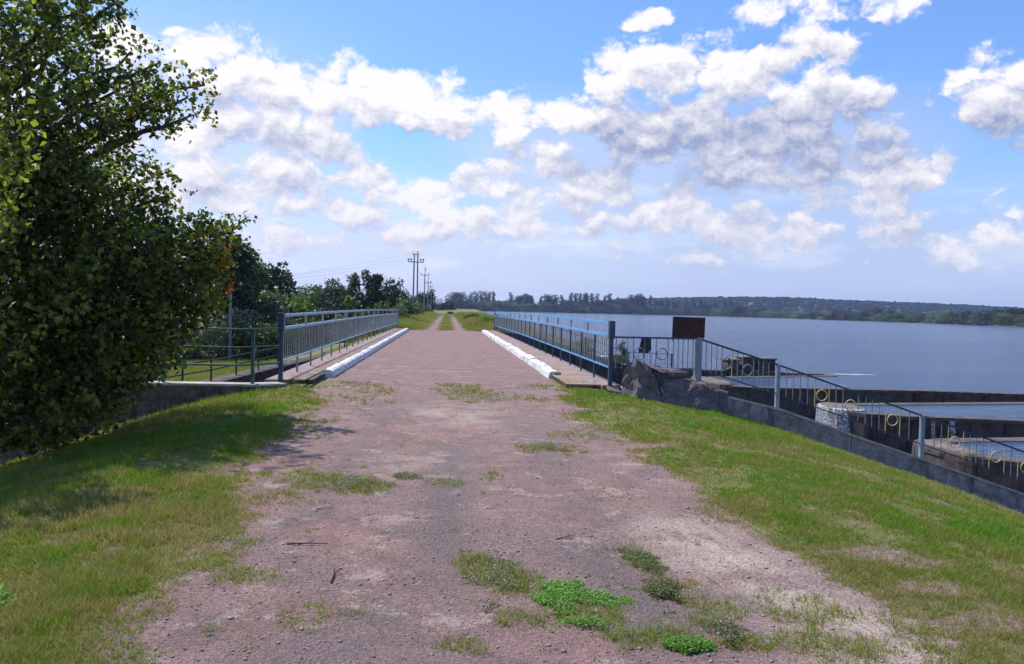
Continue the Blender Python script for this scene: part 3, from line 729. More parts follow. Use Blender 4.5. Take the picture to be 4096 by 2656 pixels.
# ------------------------------------------------------------------ boulders
def m_rock(b, out):
    t = b.new('ShaderNodeTexCoord').outputs['Object']
    n = b.noise(t, 3, 8, .7); f = b.noise(t, 26, 6, .75); ly = b.noise(b.v('MULTIPLY', t, (2, 2, 9)), 2.2, 5, .6)
    c = b.mix(b.mr(n, .35, .65), rgb(.19, .155, .155), rgb(.40, .325, .31))
    c = b.mix(b.mr(ly, .55, .68), c, rgb(.33, .29, .28)); c = b.mix(b.mr(f, .38, .62, 0, .8), c, rgb(.075, .06, .065))
    pbsdf(b, out, c, .88, b.bump(b.m('ADD', f, n), 1.0, .05), spec=.25)
material('rock', m_rock)
def boulder(name, label, pts, seed, amp=.075, cuts=9, cat='boulder'):
    bm = _bm.new()
    vs = [bm.verts.new(p) for p in pts]
    r = _bm.ops.convex_hull(bm, input=vs)
    inn = {e for e in r['geom_interior'] if isinstance(e, _bm.types.BMVert)}
    _bm.ops.delete(bm, geom=list(inn), context='VERTS')
    _bm.ops.triangulate(bm, faces=bm.faces)
    _bm.ops.subdivide_edges(bm, edges=bm.edges, cuts=cuts, use_grid_fill=True)
    from mathutils import noise as mn
    bm.normal_update()
    mv = [(v, v.co+v.normal*(mn.noise(v.co*3.1+Vector((seed, 0, 0)))*amp+mn.turbulence(v.co*5+Vector((seed, 3, 0)), 4, True)*amp*1.1-amp*.55)
           + Vector((mn.noise(v.co*4+Vector((9, seed, 1))), mn.noise(v.co*4+Vector((1, seed, 9))), 0))*amp*.35) for v in bm.verts]
    for v, c in mv: v.co = c
    ctr = sum((v.co for v in bm.verts), Vector())/len(bm.verts); ctr.z = min(v.co.z for v in bm.verts)
    for v in bm.verts: v.co -= ctr
    me = bpy.data.meshes.new(name); bm.to_mesh(me); bm.free()
    o = link(name, me, 'rock'); o.location = ctr
    return tag(o, label, cat, 'boulders at the end of the wall')
A = at
boulder('boulder', 'upright granite boulder with a sunlit pinkish left face beside the blue end post',
        [A(2548,1437,15.05),A(2550,1600,14.85),A(2500,1452,15.45),A(2483,1590,15.35),A(2596,1478,15.05),A(2636,1525,15.05),A(2650,1632,14.85),
         A(2620,1635,14.8),A(2560,1445,15.6),A(2625,1490,15.7),A(2500,1580,15.7),A(2650,1600,15.7)], 1.0)
boulder('boulder', 'long low dark boulder lying between the upright boulder and the wall',
        [A(2630,1515,15.35),A(2632,1560,15.25),A(2655,1540,15.05),A(2640,1652,14.85),A(2735,1524,15.3),A(2790,1530,15.4),A(2845,1552,15.3),A(2868,1590,15.3),A(2875,1668,15.25),A(2740,1672,14.95),
         A(2690,1522,15.75),A(2800,1526,15.85),A(2870,1570,15.8),A(2870,1640,15.85),A(2660,1620,15.8)], 4.0)
boulder('boulder', 'pale-topped flat stone slab leaning on the upright boulder',
        [A(2600,1468,15.1),A(2650,1490,15.1),A(2700,1497,15.3),A(2760,1490,15.5),A(2600,1462,15.7),A(2720,1478,15.8),A(2740,1505,15.5),A(2690,1508,15.3),A(2625,1490,15.3)], 7.0, .03)
boulder('boulder', 'small block of stone at the upper end of the sloping wall',
        [A(2858,1563,15.5),A(2905,1572,15.6),A(2850,1668,15.4),A(2900,1680,15.4),A(2865,1556,15.9),A(2915,1567,16.0),A(2905,1640,16.0),A(2860,1640,15.9)], 11.0, .02)
boulder('stone_slab', 'broken pale stone edging at the foot of the blue end post',
        [A(2420,1540,15.5),A(2430,1560,15.2),A(2490,1568,15.3),A(2490,1585,15.25),A(2450,1533,15.8),A(2490,1553,15.7),A(2440,1575,15.3)], 14.0, .015, cat='stone')

# blocks on the weir
cb = empty('concrete_block', (19.3, 50.2, -1.9), 'ruined concrete block with pale top standing on the far weir wall', 'concrete block')
for k, (x, w, h) in enumerate(((17.9, .75, .62), (18.9, .85, .8), (20.0, 1.0, .72))):
    MB().box((x, 49.3, -2.0), (x+w, 50.6, -2.0+h)).build('pillar', 'dark_concrete', cb, bevel=.05)
    MB().box((x-.08, 49.2, -1.995+h), (x+w+.08, 50.7, -1.87+h)).build('pillar_top', 'stone_crest', cb, bevel=.04)
wb = MB().box((-.35, -.3, 0), (.35, .3, .22)).build('white_block', 'kerb_white', bevel=.05)
wb.location = (10.9, 53.3, -1.66); tag(wb, 'small white block on the far wing wall near the water', 'block')
beam = MB().box((3.9, 24.0, -3.2), (13.6, 24.6, -2.8)).build('cross_beam', 'concrete'); tag(beam, 'concrete beam spanning the dark spillway pit below the blue railing', 'beam')
fo = MB(); n_ = 30
for k in range(n_):
    t = 2*pi*k/n_; fo.v.append((25.6+1.7*cos(t)*(1+.15*sin(5*t)), 48.6+.5*sin(t)*(1+.2*sin(7*t)), WATER+.012))
fo.f = [tuple(range(n_))]
tag(fo.build('foam', 'foam'), kind='stuff')

# ------------------------------------------------------------------ utility poles and wires
def ins(mb_parent, x, y, z, s=1.0):
    MB().tube([(x, y, z), (x, y, z+.14*s)], .02*s, 6).build('pin', 'steel_dark', mb_parent)
    MB().tube([(x, y, z+.12*s), (x, y, z+.18*s), (x, y, z+.28*s), (x, y, z+.34*s)], [.05*s, .10*s, .085*s, .03*s], 8).build('insulator', 'glass_insulator', mb_parent)
def pole(label, x, y, z0, top, arm_z, arm_w, double=False, pin=True):
    p = empty('utility_pole', (x, y, z0), label, 'utility pole', 'power poles beside the track')
    if double:
        for dx0, dx1 in ((-.28, -.22), (.28, .22)):
            mb = MB(); mb.tube([(x+dx0*1.15, y, z0-.5), (x+dx1*1.1, y, top)], [.17, .125], 4); mb.build('post', 'pole_concrete', p)
        MB().box((x-.5, y-.08, top-.1), (x+.5, y+.08, top)).build('top_arm', 'steel_dark', p)
        ins(p, x+.22, y, top, 1.1); ins(p, x-.45, y, top-.05, .7)
    else:
        body = arm_z+.25 if pin else top
        MB().tube([(x, y, z0-.5), (x, y, body)], [.15, .10], 6).build('post', 'pole_concrete', p)
        if pin:
            MB().tube([(x, y, body), (x+.05, y, top-.3)], .05, 6).build('top_pin', 'steel_dark', p); ins(p, x+.05, y, top-.4, 1.5)
    MB().box((x-arm_w/2, y-.06, arm_z-.06), (x+arm_w/2, y+.06, arm_z+.06)).build('cross_arm', 'steel_dark', p)
    for t in ((-.44, .44) if not double else (-.47, -.3, .3, .47)):
        ins(p, x+arm_w*t, y, arm_z+.05, 1.2 if double is False else 1.4)
    return p
pole('nearest double concrete power pole standing left of the track beyond the bridge', -4.5, 118, .1, 9.3, 8.1, 2.3, True)
pole('second power pole along the track, single with crossarm, right behind the double one', -4.5, 168, .1, 9.6, 8.2, 1.8)
pole('third power pole along the track, thinner against the sky', -4.9, 218, 0, 9.6, 8.2, 1.9)
pole('fourth power pole along the track, rising above the narrow dark poplar', -5.3, 268, 0, 9.8, 8.3, 1.9)
pole('fifth and last visible power pole along the track', -5.8, 318, 0, 9.7, 8.3, 1.9)
pole('pale power pole half hidden in bushes right of the broad leafy tree', -14.9, 57, -2.6, 2.75, 2.5, 1.6, False, False)
ROUTE = [(-14.9, 57, 2.9), (-4.5, 118, 8.6), (-4.5, 168, 8.7), (-4.9, 218, 8.7), (-5.3, 268, 8.8), (-5.8, 318, 8.8)]
for dx, dz, lab in ((-.9, 0, 'left overhead wire of the power line'), (.9, 0, 'right overhead wire of the power line'), (0.05, 1.1, 'topmost overhead wire of the power line')):
    pts = []
    for a, b in zip(ROUTE, ROUTE[1:]):
        for k in range(8):
            t = k/8; pts.append((a[0]+(b[0]-a[0])*t+dx, a[1]+(b[1]-a[1])*t, a[2]+(b[2]-a[2])*t+(dz if a[1] > 80 else dz*t)-3.2*t*(1-t)*.4))
    pts.append((ROUTE[-1][0]+dx, ROUTE[-1][1], ROUTE[-1][2]+dz))
    tag(MB().tube(pts, .008, 4).build('overhead_wire', 'steel_dark'), lab+' strung between the poles', 'wire', 'overhead wires')

# ------------------------------------------------------------------ foliage
def leaves(C, size, rng, up=.35, fold=True, t=None, acc=None):
    """C (n,3) leaf centres -> kite shaped leaves"""
    n = len(C); nrm = rng.normal(size=(n, 3)); nrm[:, 2] += up*2; nrm /= np.linalg.norm(nrm, axis=1)[:, None]
    a = rng.normal(size=(n, 3)); a[:, 2] -= .5; a -= nrm*(a*nrm).sum(1)[:, None]; a /= np.linalg.norm(a, axis=1)[:, None]
    b = np.cross(nrm, a); s = size*(.65+.7*rng.random(n)) if np.isscalar(size) else size; s = s[:, None]
    p0 = C-a*s*.5; p2 = C+a*s*.55; mid = C-a*s*.05
    p1 = mid+b*s*.42+nrm*s*.10; p3 = mid-b*s*.42+nrm*s*.10
    V = np.stack([p0, p1, p2, p3], 1).reshape(-1, 3)
    i = np.arange(n)[:, None]*4
    Fq = np.concatenate([i+np.array([[0, 1, 2]]), i+np.array([[0, 2, 3]])]) if fold else i+np.array([[0, 1, 2, 3]])
    t = rng.random(n) if t is None else t
    at_ = {'t': np.repeat(t, 4)}
    if acc is not None: at_['acc'] = np.repeat(acc, 4)
    return V, Fq, at_

def limb(mb, p, q, r1, r2, rnd, n=6, wob=.12):
    p, q = Vector(p), Vector(q); L = (q-p).length; pts = []; rr = []
    for k in range(n+1):
        t = k/n; c = p.lerp(q, t)
        if 0 < k < n: c += Vector((rnd.uniform(-1, 1), rnd.uniform(-1, 1), rnd.uniform(-.4, .6)))*L*wob*.35
        c.z += sin(pi*t)*L*.05
        pts.append(c); rr.append(r1+(r2-r1)*t)
    mb.tube(pts, rr, 6); return pts

# the big leafy tree on the left
def near_tree():
    rng = np.random.default_rng(11); rnd = random.Random(5)
    base = Vector((-6.3, 11.2, -1.2))
    T = empty('broadleaf_tree', base, 'large dark broadleaf tree filling the left edge, lit leaves at its tips', 'tree')
    LOB = [  # px, py, depth, radius px (x, y), density
     (60,60,10.5,260,190,1),(250,60,10.8,170,130,1),(410,60,11.2,80,110,.9),(440,-60,11.2,90,120,.9),(470,10,11.1,45,60,.7),
     (110,260,10.2,260,190,1),(320,230,10.8,150,110,1),(60,480,10.2,240,180,1),(300,430,10.8,220,110,1.0),(300,560,11,170,90,1.0),
     (540,330,11.5,110,70,1),(640,420,11.8,120,60,1),(520,470,11.5,170,80,1),(520,210,11.3,38,80,.55),(640,250,11.6,45,70,.6),(750,390,12,75,45,.8),(820,340,12.2,34,52,.7),
     (600,500,11.8,110,45,.9),(440,590,11.3,90,50,.9),(100,680,10.4,240,160,1),(300,700,11,100,100,.95),(240,800,10.6,200,120,1),(400,790,11.2,90,60,.8),
     (660,785,11.4,30,55,.6),(590,830,11.2,110,50,.9),(700,900,11.4,150,60,1),(860,925,11.8,85,45,.95),(930,905,12,24,32,.5),
     (120,950,10.2,260,150,1),(420,950,10.8,240,140,1),(720,1000,11.2,200,120,1),(870,1010,11.8,85,80,1),(860,1110,11.8,60,70,.9),
     (100,1180,9.8,260,180,1),(400,1180,10.4,260,170,1),(660,1160,11,200,150,1),(820,1190,11.6,60,70,.7),
     (120,1420,9.6,300,190,1),(420,1400,10.2,250,170,1),(640,1340,10.9,130,120,.9),(560,1450,10.8,120,90,.9),
     (80,1620,9.4,260,140,1),(300,1600,9.8,200,120,.95),(-250,900,8.2,260,450,.8),(-150,700,7.4,210,420,.8),(-200,1300,7.6,220,300,.8),(-250,1000,9.5,300,500,.9),(-300,400,10,350,400,.9),(-250,1500,9,300,250,.9),(100,-250,10.8,350,220,.8),
     (200,1690,9.4,170,80,.7),(-100,1700,9,200,120,.8),(150,150,12.4,200,250,.5),(250,900,12.6,450,350,.9),(300,1350,12.2,400,300,.9),(100,1650,11.5,380,200,.9),
     (700,370,12,120,55,1),(600,430,11.6,150,75,1),(450,400,11.3,140,100,1),(420,530,11.3,110,60,1),(770,460,12,70,38,.9),(690,500,12,70,30,.9),
     (150,1740,9.2,230,70,.8),(420,1560,9.9,130,90,.9),(560,1250,10.6,180,160,1),(730,1230,11.2,120,120,1),(250,1250,9.8,250,200,1),(50,820,10,200,180,1),(500,1050,10.4,230,160,1),(780,1080,11.4,130,110,1)]
    Cs = []; ts = []; acs = []
    mb = MB()
    limb(mb, base-Vector((0, 0, .4)), base+Vector((.2, 0, 3.0)), .20, .15, rnd)
    limb(mb, base+Vector((.2, 0, 3.0)), base+Vector((-.1, .2, 7.4)), .15, .05, rnd)
    for (px, py, Yd, rx, ry, dn) in LOB:
        c = at(px, py, Yd); R = np.array([rx, min(rx, ry)*1.25+20, ry])/F*Yd
        # attachment on the trunk a little below the lobe
        zt = min(max(c.z-.9-abs(c.x-base.x)*.35, .0), 7.0); st = base+Vector((.1, 0, 0)); st.z = max(zt, base.z+.5)
        cc = Vector(c)
        if dn > .45:
            bm2 = MB(); limb(bm2, st, cc, .055, .014, rnd, 7); bm2.build('branch', 'bark', T, smooth=True)
        vol = 4/3*pi*R[0]*R[1]*R[2]
        ntw = int(max(5, 44*dn*vol**.72*(1.25 if py < 650 else 2.3)))
        for _ in range(ntw):
            d = rng.normal(size=3); d /= np.linalg.norm(d); rr = rng.random()**.42
            e = np.array(c)+d*R*rr
            # twig with leaves along it
            L = .16+.22*rng.random(); tw = d*np.array([1, 1, .5])+np.array([0, 0, .55])+rng.normal(size=3)*.5; tw /= np.linalg.norm(tw)
            nl = int(rng.integers(9, 17)); s_ = rng.random(nl)
            p = e+tw*L*(s_[:, None]-.3)+rng.normal(size=(nl, 3))*(.038+.03*(1-s_[:, None]))
            Cs.append(p); tt = rng.random()**1.8*.8; ts.append(np.clip(tt+rng.normal(size=nl)*.20+(rng.random(nl) < .04)*.5, 0, 1))
            red = np.zeros(nl)
            if abs(px-860) < 60 and 1000 < py < 1130 and rng.random() < .10: red[:] = .8
            acs.append(red+rng.random(nl)*.2)
    C = np.concatenate(Cs); t = np.concatenate(ts); acc = np.concatenate(acs)
    print('near leaves', len(C))
    V, Fq, A_ = leaves(C, .072, rng, .25, True, t, acc)
    mb.build('trunk', 'bark', T, smooth=True)
    link('crown', mesh_np('crown', V, Fq, A_), 'leaf_near', T)
near_tree()

# prototypes at unit height for the vegetation further off
def proto(kind, seed):
    rng = np.random.default_rng(seed); rnd = random.Random(seed)
    mb = MB(); limb(mb, (0, 0, -.05), (0, 0, .45), .022, .015, rnd, 4, .05); Cs = []; ts = []
    if kind == 'round': lob = [(rnd.uniform(-.24, .24), rnd.uniform(-.24, .24), rnd.uniform(.32, .82), rnd.uniform(.13, .2)) for _ in range(15)]; N = 5200; s = .024
    elif kind == 'open': lob = [(rnd.uniform(-.3, .3), rnd.uniform(-.2, .2), rnd.uniform(.35, .93), rnd.uniform(.07, .13)) for _ in range(22)]; N = 5200; s = .022
    elif kind == 'poplar': lob = [(rnd.uniform(-.03, .03), rnd.uniform(-.03, .03), .12+.8*k/13, .075-.045*abs(k/13-.35)) for k in range(14)]; N = 1500; s = .028
    elif kind == 'bush':
        lob = []
        for _ in range(20):
            z = rnd.uniform(.05, .8); w = .42*(1-z*.6); lob.append((rnd.uniform(-w, w), rnd.uniform(-w, w), z, rnd.uniform(.13, .22)))
        N = 6500; s = .028
    elif kind == 'young': lob = [(rnd.uniform(-.1, .1)*(1.2-k/9), rnd.uniform(-.1, .1), .15+.8*k/9, .12-.008*k) for k in range(10)]; N = 1800; s = .035
    for (x, y, z, r) in lob:
        limb(mb, (0, 0, min(.4, z*.5)), (x, y, z), .010, .003, rnd, 4, .1)
        n = int(N*r*r/sum(l[3]**2 for l in lob)); d = rng.normal(size=(n, 3)); d /= np.linalg.norm(d, axis=1)[:, None]
        rr = rng.random(n)**.35; clump = rng.random((9, 3))*2-1
        k = rng.integers(0, 9, n)
        p = d*(r*rr)[:, None]*(1+.18*np.sin(d*9+x*30))+np.array([x, y, z])
        mv = rng.random(n) < .35
        cl = clump[k]/np.maximum(np.linalg.norm(clump[k], axis=1), .3)[:, None]*r*1.12+np.array([x, y, z])+rng.normal(size=(n, 3))*r*.13
        p = np.where(mv[:, None], cl, p)
        Cs.append(p); ts.append(np.clip(rng.random()*.55+rng.random(n)*.5, 0, 1))
    C = np.concatenate(Cs); t = np.concatenate(ts)
    if kind != 'bush': C[:, 2] = np.maximum(C[:, 2], .08)
    else: C[:, 2] = np.maximum(C[:, 2], .0)
    zmax = np.percentile(C[:, 2], 99.7); C[:, 2] /= zmax
    w = np.percentile(np.abs(C[:, 0]), 99); C[:, 0] /= w*2; C[:, 1] /= max(np.percentile(np.abs(C[:, 1]), 99), .01)*2   # unit width
    V, Fq, A_ = leaves(C, 1.0, rng, .3, False, t)
    return C, t, mb.me('trunk_'+kind), s, w*2
PROT = {}
def get_proto(kind, seed, aspect):
    key = (kind, seed, round(aspect*4)/4)
    if key not in PROT:
        C, t, tm, s, w = proto(kind, seed); a = key[2]
        # leaves generated with correct aspect so that they are not stretched: width a, height 1
        rng = np.random.default_rng(seed); C2 = C*np.array([a, a, 1.0])
        V, Fq, A_ = leaves(C2, s*(1.15+.5*a), rng, .3, False, t)
        tm.transform(Matrix.Diagonal((max(a/w, .5), max(a/w, .5), 1, 1)))
        cm = mesh_np('crown_'+kind, V, Fq, A_)
        cm.materials.append(MATS['leaf_dark']); tm.materials.append(MATS['bark'])
        PROT[key] = (cm, tm)
    return PROT[key]
def plant(kind, px, top, wpx, Yd, mat, label, seed=1, z0=None, name='tree', cat='tree', group=None, rot=None):
    g = at(px, 1230, Yd); zb = float(Hf(g.x, Yd)) if z0 is None else z0
    ztop = at(px, top, Yd).z; h = ztop-zb; w = wpx/F*Yd; a = min(max(w/h, .12), 2.2)
    cm, tm = get_proto(kind, seed, a)
    key = max(round(a*4)/4, .25)
    r = empty(name, (g.x, Yd, zb), label, cat, group)
    r.rotation_euler = (0, 0, rot if rot is not None else (seed*1.7+px*.37) % 6.28)
    sx_ = h*(a/max(round(a*4)/4, .2)) if round(a*4) > 0 else h
    r.scale = (sx_, sx_, h)
    for nm, me in (('trunk', tm), ('crown', cm)):
        if nm == 'trunk' and name == 'shrub' and h < 4 and Yd > 300: continue
        o = bpy.data.objects.new(nm, me); COL.objects.link(o); o.parent = r
        if nm == 'crown':
            o.material_slots[0].link = 'OBJECT'; o.material_slots[0].material = MATS[mat]
    return r
G1 = 'trees on the low bank left of the bridge'; G2 = 'bushes on the low bank left of the bridge'
for a in [
 ('round', 905, 930, 250, 62, 'leaf_dark', 'tall dark tree just right of the broad leafy tree', 2, -2.7),
 ('round', 990, 1010, 200, 66, 'leaf_mid', 'round green tree behind the half hidden power pole', 3, -2.7),
 ('open', 1078, 1050, 190, 72, 'leaf_dark', 'dark tree with ragged top at the right end of the tall clump', 4, -2.7),
 ('round', 1165, 1142, 190, 88, 'leaf_mid', 'mid green rounded tree right of the tall clump', 5, -2.7),
 ('round', 1245, 1150, 150, 112, 'leaf_dark', 'low dark tree behind the light green bush', 6, -2.7),
 ('round', 1325, 1118, 170, 120, 'leaf_dark', 'dark flat-topped tree above the near end of the pale railing', 7, -2.7),
 ('round', 1400, 1150, 130, 128, 'leaf_dark', 'dark tree in the dip behind the yellow-green sapling', 8, -2.7),
 ('open', 1462, 1085, 150, 125, 'leaf_dark', 'tall dark open tree, highest above the pale railing', 9, -2.7),
 ('round', 1535, 1112, 170, 130, 'leaf_dark', 'dark tree with sloping right side above the far railing end', 10, -2.7),
 ('round', 1605, 1165, 80, 190, 'leaf_dark', 'small round dark tree top left of the double power pole', 11, -2.7),
 ('round', 1645, 1173, 70, 200, 'leaf_dark', 'smaller round tree top beside the double power pole', 12, -2.7),
 ('round', 1692, 1168, 60, 260, 'leaf_shore', 'dark tree between the double pole and the second pole', 13, -2.7),
 ('poplar', 1727, 1158, 34, 330, 'leaf_shore', 'narrow dark poplar at the far end of the pole line', 14, -2.0),
 ('round', 1765, 1196, 70, 420, 'leaf_shore', 'low dark tree at the end of the track', 15, -2.0),
 ('round', 1800, 1200, 60, 460, 'leaf_shore', 'low dark tree right of the track end', 16, -2.0),
]: plant(a[0], a[1], a[2], a[3], a[4], a[5], a[6], a[7], a[8], 'tree', 'tree', G1)
for a in [
 ('bush', 1075, 1165, 210, 64, 'leaf_grey', 'tall grey-green willow bush behind the near railing end', 21, -2.7),
 ('bush', 930, 1240, 260, 60, 'leaf_grey', 'broad grey-green bush behind the green pipe railing', 22, -2.7),
 ('bush', 790, 1290, 240, 57, 'leaf_grey', 'low grey-green bush emerging right of the broad leafy tree', 23, -2.7),
 ('bush', 1080, 1290, 200, 58, 'leaf_mid', 'green bush right behind the end post of the pale railing', 24, -2.7),
 ('bush', 1185, 1190, 170, 80, 'leaf_light', 'bright light green bush behind the pale railing', 25, -2.7),
 ('young', 1402, 1188, 70, 88, 'leaf_light', 'yellow-green sapling rising behind the pale railing', 26, -2.7),
 ('bush', 1300, 1232, 170, 78, 'leaf_dark', 'dark bush behind the middle of the pale railing', 27, -2.7),
 ('bush', 1150, 1270, 150, 61, 'leaf_grey', 'grey-green bush seen through the near railing balusters', 28, -2.7),
 ('bush', 1535, 1208, 70, 92, 'leaf_weed', 'brownish bush behind the far part of the pale railing', 29, -2.3),
 ('bush', 1590, 1222, 110, 86, 'leaf_grey', 'leafy grey bush at the far end of the pale railing', 30, -2.3),
 ('bush', 1640, 1196, 110, 112, 'leaf_mid', 'green bush at the foot of the double power pole', 31, -2.3),
 ('bush', 1450, 1235, 110, 90, 'leaf_mid', 'green bush below the tall open tree', 32, -2.5),
 ('bush', 1230, 1262, 130, 70, 'leaf_mid', 'dark green bush between the light bush and the railing', 33, -2.6),
 ('bush', 1700, 1225, 70, 170, 'leaf_mid', 'low bush at the foot of the second power pole', 34, -1.2),
 ('bush', 1370, 1262, 120, 76, 'leaf_grey', 'low grey bush under the yellow-green sapling', 35, -2.6),
 ('bush', 680, 1310, 200, 60, 'leaf_mid', 'bush hidden behind the right side of the broad leafy tree', 36, -2.7),
 ('bush', 2330, 1352, 150, 60, 'leaf_light', 'light green bush on the lake bank behind the blue railing', 37, -1.6),
 ('bush', 2230, 1342, 130, 64, 'leaf_weed', 'weedy bush behind the middle of the blue railing', 38, -1.2),
 ('young', 2500, 1368, 70, 57, 'leaf_grey', 'thin leafy sapling behind the fence near the dark plate', 39, -2.2),
 ('bush', 2470, 1418, 120, 56, 'leaf_mid', 'low green bush at the water by the far wing wall', 40, -2.2),
 ('bush', 2140, 1320, 110, 70, 'leaf_weed', 'low scrub on the bank behind the far part of the blue railing', 41, -.8),
 ('bush', 1950, 1262, 90, 66, 'leaf_light', 'yellow-green weeds at the far end of the blue railing', 42, -.3),
 ('bush', 1890, 1255, 120, 95, 'leaf_mid', 'low green scrub right of the track beyond the bridge', 43, -.3),
 ('bush', 1630, 1258, 90, 75, 'leaf_mid', 'low green scrub left of the track beyond the bridge', 44, -.3),
 ('bush', 1800, 1246, 110, 190, 'leaf_mid', 'dark green scrub across the far end of the track', 45, -.3),
]: plant(a[0], a[1], a[2], a[3], a[4], a[5], a[6], a[7], a[8], 'shrub', 'bush', G2)

# far shore
SH = ([-.6, -.2, .02, .10, .32, .50, .723, 1.2, 2.0], [700, 1000, 1150, 1250, 1380, 960, 585, 380, 260])
def shore(t): return float(np.interp(t, *SH))
tt = np.linspace(-.05, 2.0, 160); rr = np.concatenate([[-14, -4, 0, 6, 20, 60, 150, 300, 600, 1200, 2000]])
FV = []; 
zz_ = [-2.7, -2.2, -1.95, -1.6, -1.3, -.9, -.4, 0, .5, 1, 1.5]
for t in tt:
    s_ = shore(t)+12*(float(vnoise(t*60, 1, 1))-.5)
    for r_, z in zip(rr, zz_): d = s_+r_; FV.append((t*d, d, z))
k = len(rr); i = np.arange(len(tt)*k).reshape(len(tt), k)
FQ = np.stack([i[:-1, :-1], i[1:, :-1], i[1:, 1:], i[:-1, 1:]], -1).reshape(-1, 4)
tag(link('far_shore', mesh_np('far_shore', np.array(FV), FQ, smooth=True), 'far_land'), kind='structure')
FT = [(1825,1168,66,'round'),(1882,1170,26,'poplar'),(1903,1166,30,'poplar'),(1922,1164,24,'poplar'),(1940,1165,30,'poplar'),(1957,1168,17,'poplar'),(1972,1167,12,'poplar'),
 (2045,1169,22,'poplar'),(2068,1182,30,'round'),(2107,1176,45,'round'),(2128,1186,14,'poplar'),(2163,1185,15,'poplar'),(2205,1177,50,'round'),(2246,1180,18,'poplar'),
 (2283,1171,18,'poplar'),(2303,1174,22,'poplar'),(2321,1173,18,'poplar'),(2342,1172,26,'round'),(2367,1174,18,'poplar'),(2389,1174,24,'poplar'),(2418,1182,16,'poplar'),
 (2438,1175,22,'poplar'),(2465,1190,24,'round'),(2495,1193,34,'round'),(2535,1178,36,'round'),(2560,1176,34,'round'),(2601,1182,16,'poplar'),(2635,1200,30,'round'),
 (2668,1196,22,'poplar'),(2705,1205,30,'round'),(2742,1200,22,'poplar'),(2776,1195,20,'poplar'),(2800,1194,20,'poplar'),(2830,1208,30,'round'),(2862,1200,20,'poplar'),
 (2900,1199,16,'poplar'),(2924,1198,14,'poplar'),(2965,1215,60,'round'),(3030,1232,60,'round'),(3350,1238,50,'round'),(3500,1230,60,'round'),(3585,1240,50,'round'),
 (3960,1240,60,'round'),(3995,1232,40,'poplar'),(4030,1236,50,'round'),(4070,1230,50,'round'),(4100,1236,60,'round'),(2180,1200,40,'round'),(2265,1198,40,'round'),(2405,1200,40,'round'),(2515,1205,50,'round')]
for n_, (px, top, w, kd) in enumerate(FT):
    t = at(px, 1230, 100).x/100; Yd = shore(t)+14+(n_*37 % 23)
    big = 'slim dark poplar' if kd == 'poplar' else 'rounded dark tree'
    where = ('nearest the track end' if px < 2000 else 'before the pale green field' if px < 2300 else
             'left of the rusty board' if px < 2690 else 'before the left of the wooded hill' if px < 3100 else 'below the wooded hill middle' if px < 3700 else 'at the right edge of the picture')
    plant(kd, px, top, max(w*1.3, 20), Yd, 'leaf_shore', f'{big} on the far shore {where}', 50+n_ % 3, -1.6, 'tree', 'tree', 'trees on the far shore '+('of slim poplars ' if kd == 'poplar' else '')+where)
rnd = random.Random(4)
px = 1850
while px < 4150:
    t = at(px, 1230, 100).x/100; Yd = shore(t)+6+rnd.random()*18; hm = rnd.uniform(8.5, 15) if px < 2950 else rnd.uniform(5.0, 10.0)
    hor = 1230+.025*(px-1781); top = hor-(hm-1.55)/Yd*F
    where = 'left of the rusty sign board' if px < 2690 else 'between the sign board and the weir block' if px < 3100 else 'toward the right edge of the lake'
    plant('bush', px, top, rnd.uniform(50, 90)*(1 if px < 3000 else 1.5), Yd, rnd.choice(['leaf_shore', 'leaf_shore', 'leaf_mid', 'leaf_grey']),
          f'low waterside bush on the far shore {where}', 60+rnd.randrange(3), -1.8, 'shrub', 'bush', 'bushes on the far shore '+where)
    px += rnd.uniform(17, 27)

# hills behind the lake
def hill(name, sky, Yr, depth, mat, foot=0.):
    pxs = np.array([p[0] for p in sky]); pys = np.array([p[1] for p in sky])
    xs_ = np.linspace(at(pxs[0], 1230, Yr).x, at(pxs[-1], 1230, Yr).x, 90); v = []
    sk = [at(a, b_, Yr) for a, b_ in sky]; hx = np.array([p.x for p in sk]); hz = np.array([p.z for p in sk])
    fr = np.linspace(-1, 1, 25)
    for x in xs_:
        H_ = float(np.interp(x, hx, hz))
        for f_ in fr: v.append((x, Yr+f_*depth, foot+(H_-foot)*(cos(f_*pi)*.5+.5)**.8))
    k = len(fr); i = np.arange(len(xs_)*k).reshape(len(xs_), k)
    q = np.stack([i[:-1, :-1], i[1:, :-1], i[1:, 1:], i[:-1, 1:]], -1).reshape(-1, 4)
    tag(link(name, mesh_np(name, np.array(v), q, smooth=True), mat), kind='structure')
    return hx, hz
SKY1 = [(2250,1236),(2330,1218),(2450,1205),(2600,1199),(2800,1196),(3000,1194),(3150,1196),(3350,1207),(3600,1216),(3850,1226),(4000,1236),(4200,1250),(4700,1275)]
hx, hz = hill('wooded_hill', SKY1, 1900, 420, 'far_land')
hill('field_hill', [(1700,1234),(1850,1226),(1980,1216),(2100,1210),(2250,1205),(2450,1203),(2700,1210),(3000,1230)], 2700, 600, 'field')
rng = np.random.default_rng(21)
n_ = 5200
bx = rng.uniform(hx[0]+10, hx[-1], n_); bf = rng.uniform(-.93, .12, n_)
bz = np.interp(bx, hx, hz)*(np.cos(bf*pi)*.5+.5)**.8
import itertools
ico = _bm.new(); _bm.ops.create_icosphere(ico, subdivisions=2, radius=1); iv = np.array([v.co[:] for v in ico.verts]); ifc = np.array([[v.index for v in f.verts] for f in ico.faces]); ico.free()
r_ = rng.uniform(4.5, 8.5, n_); dv = 1+.12*rng.normal(size=(n_, len(iv)))
VV = iv[None]*dv[..., None]*r_[:, None, None]*np.array([1, 1, .85])+np.stack([bx, 1900+bf*420, bz-1.5], -1)[:, None]
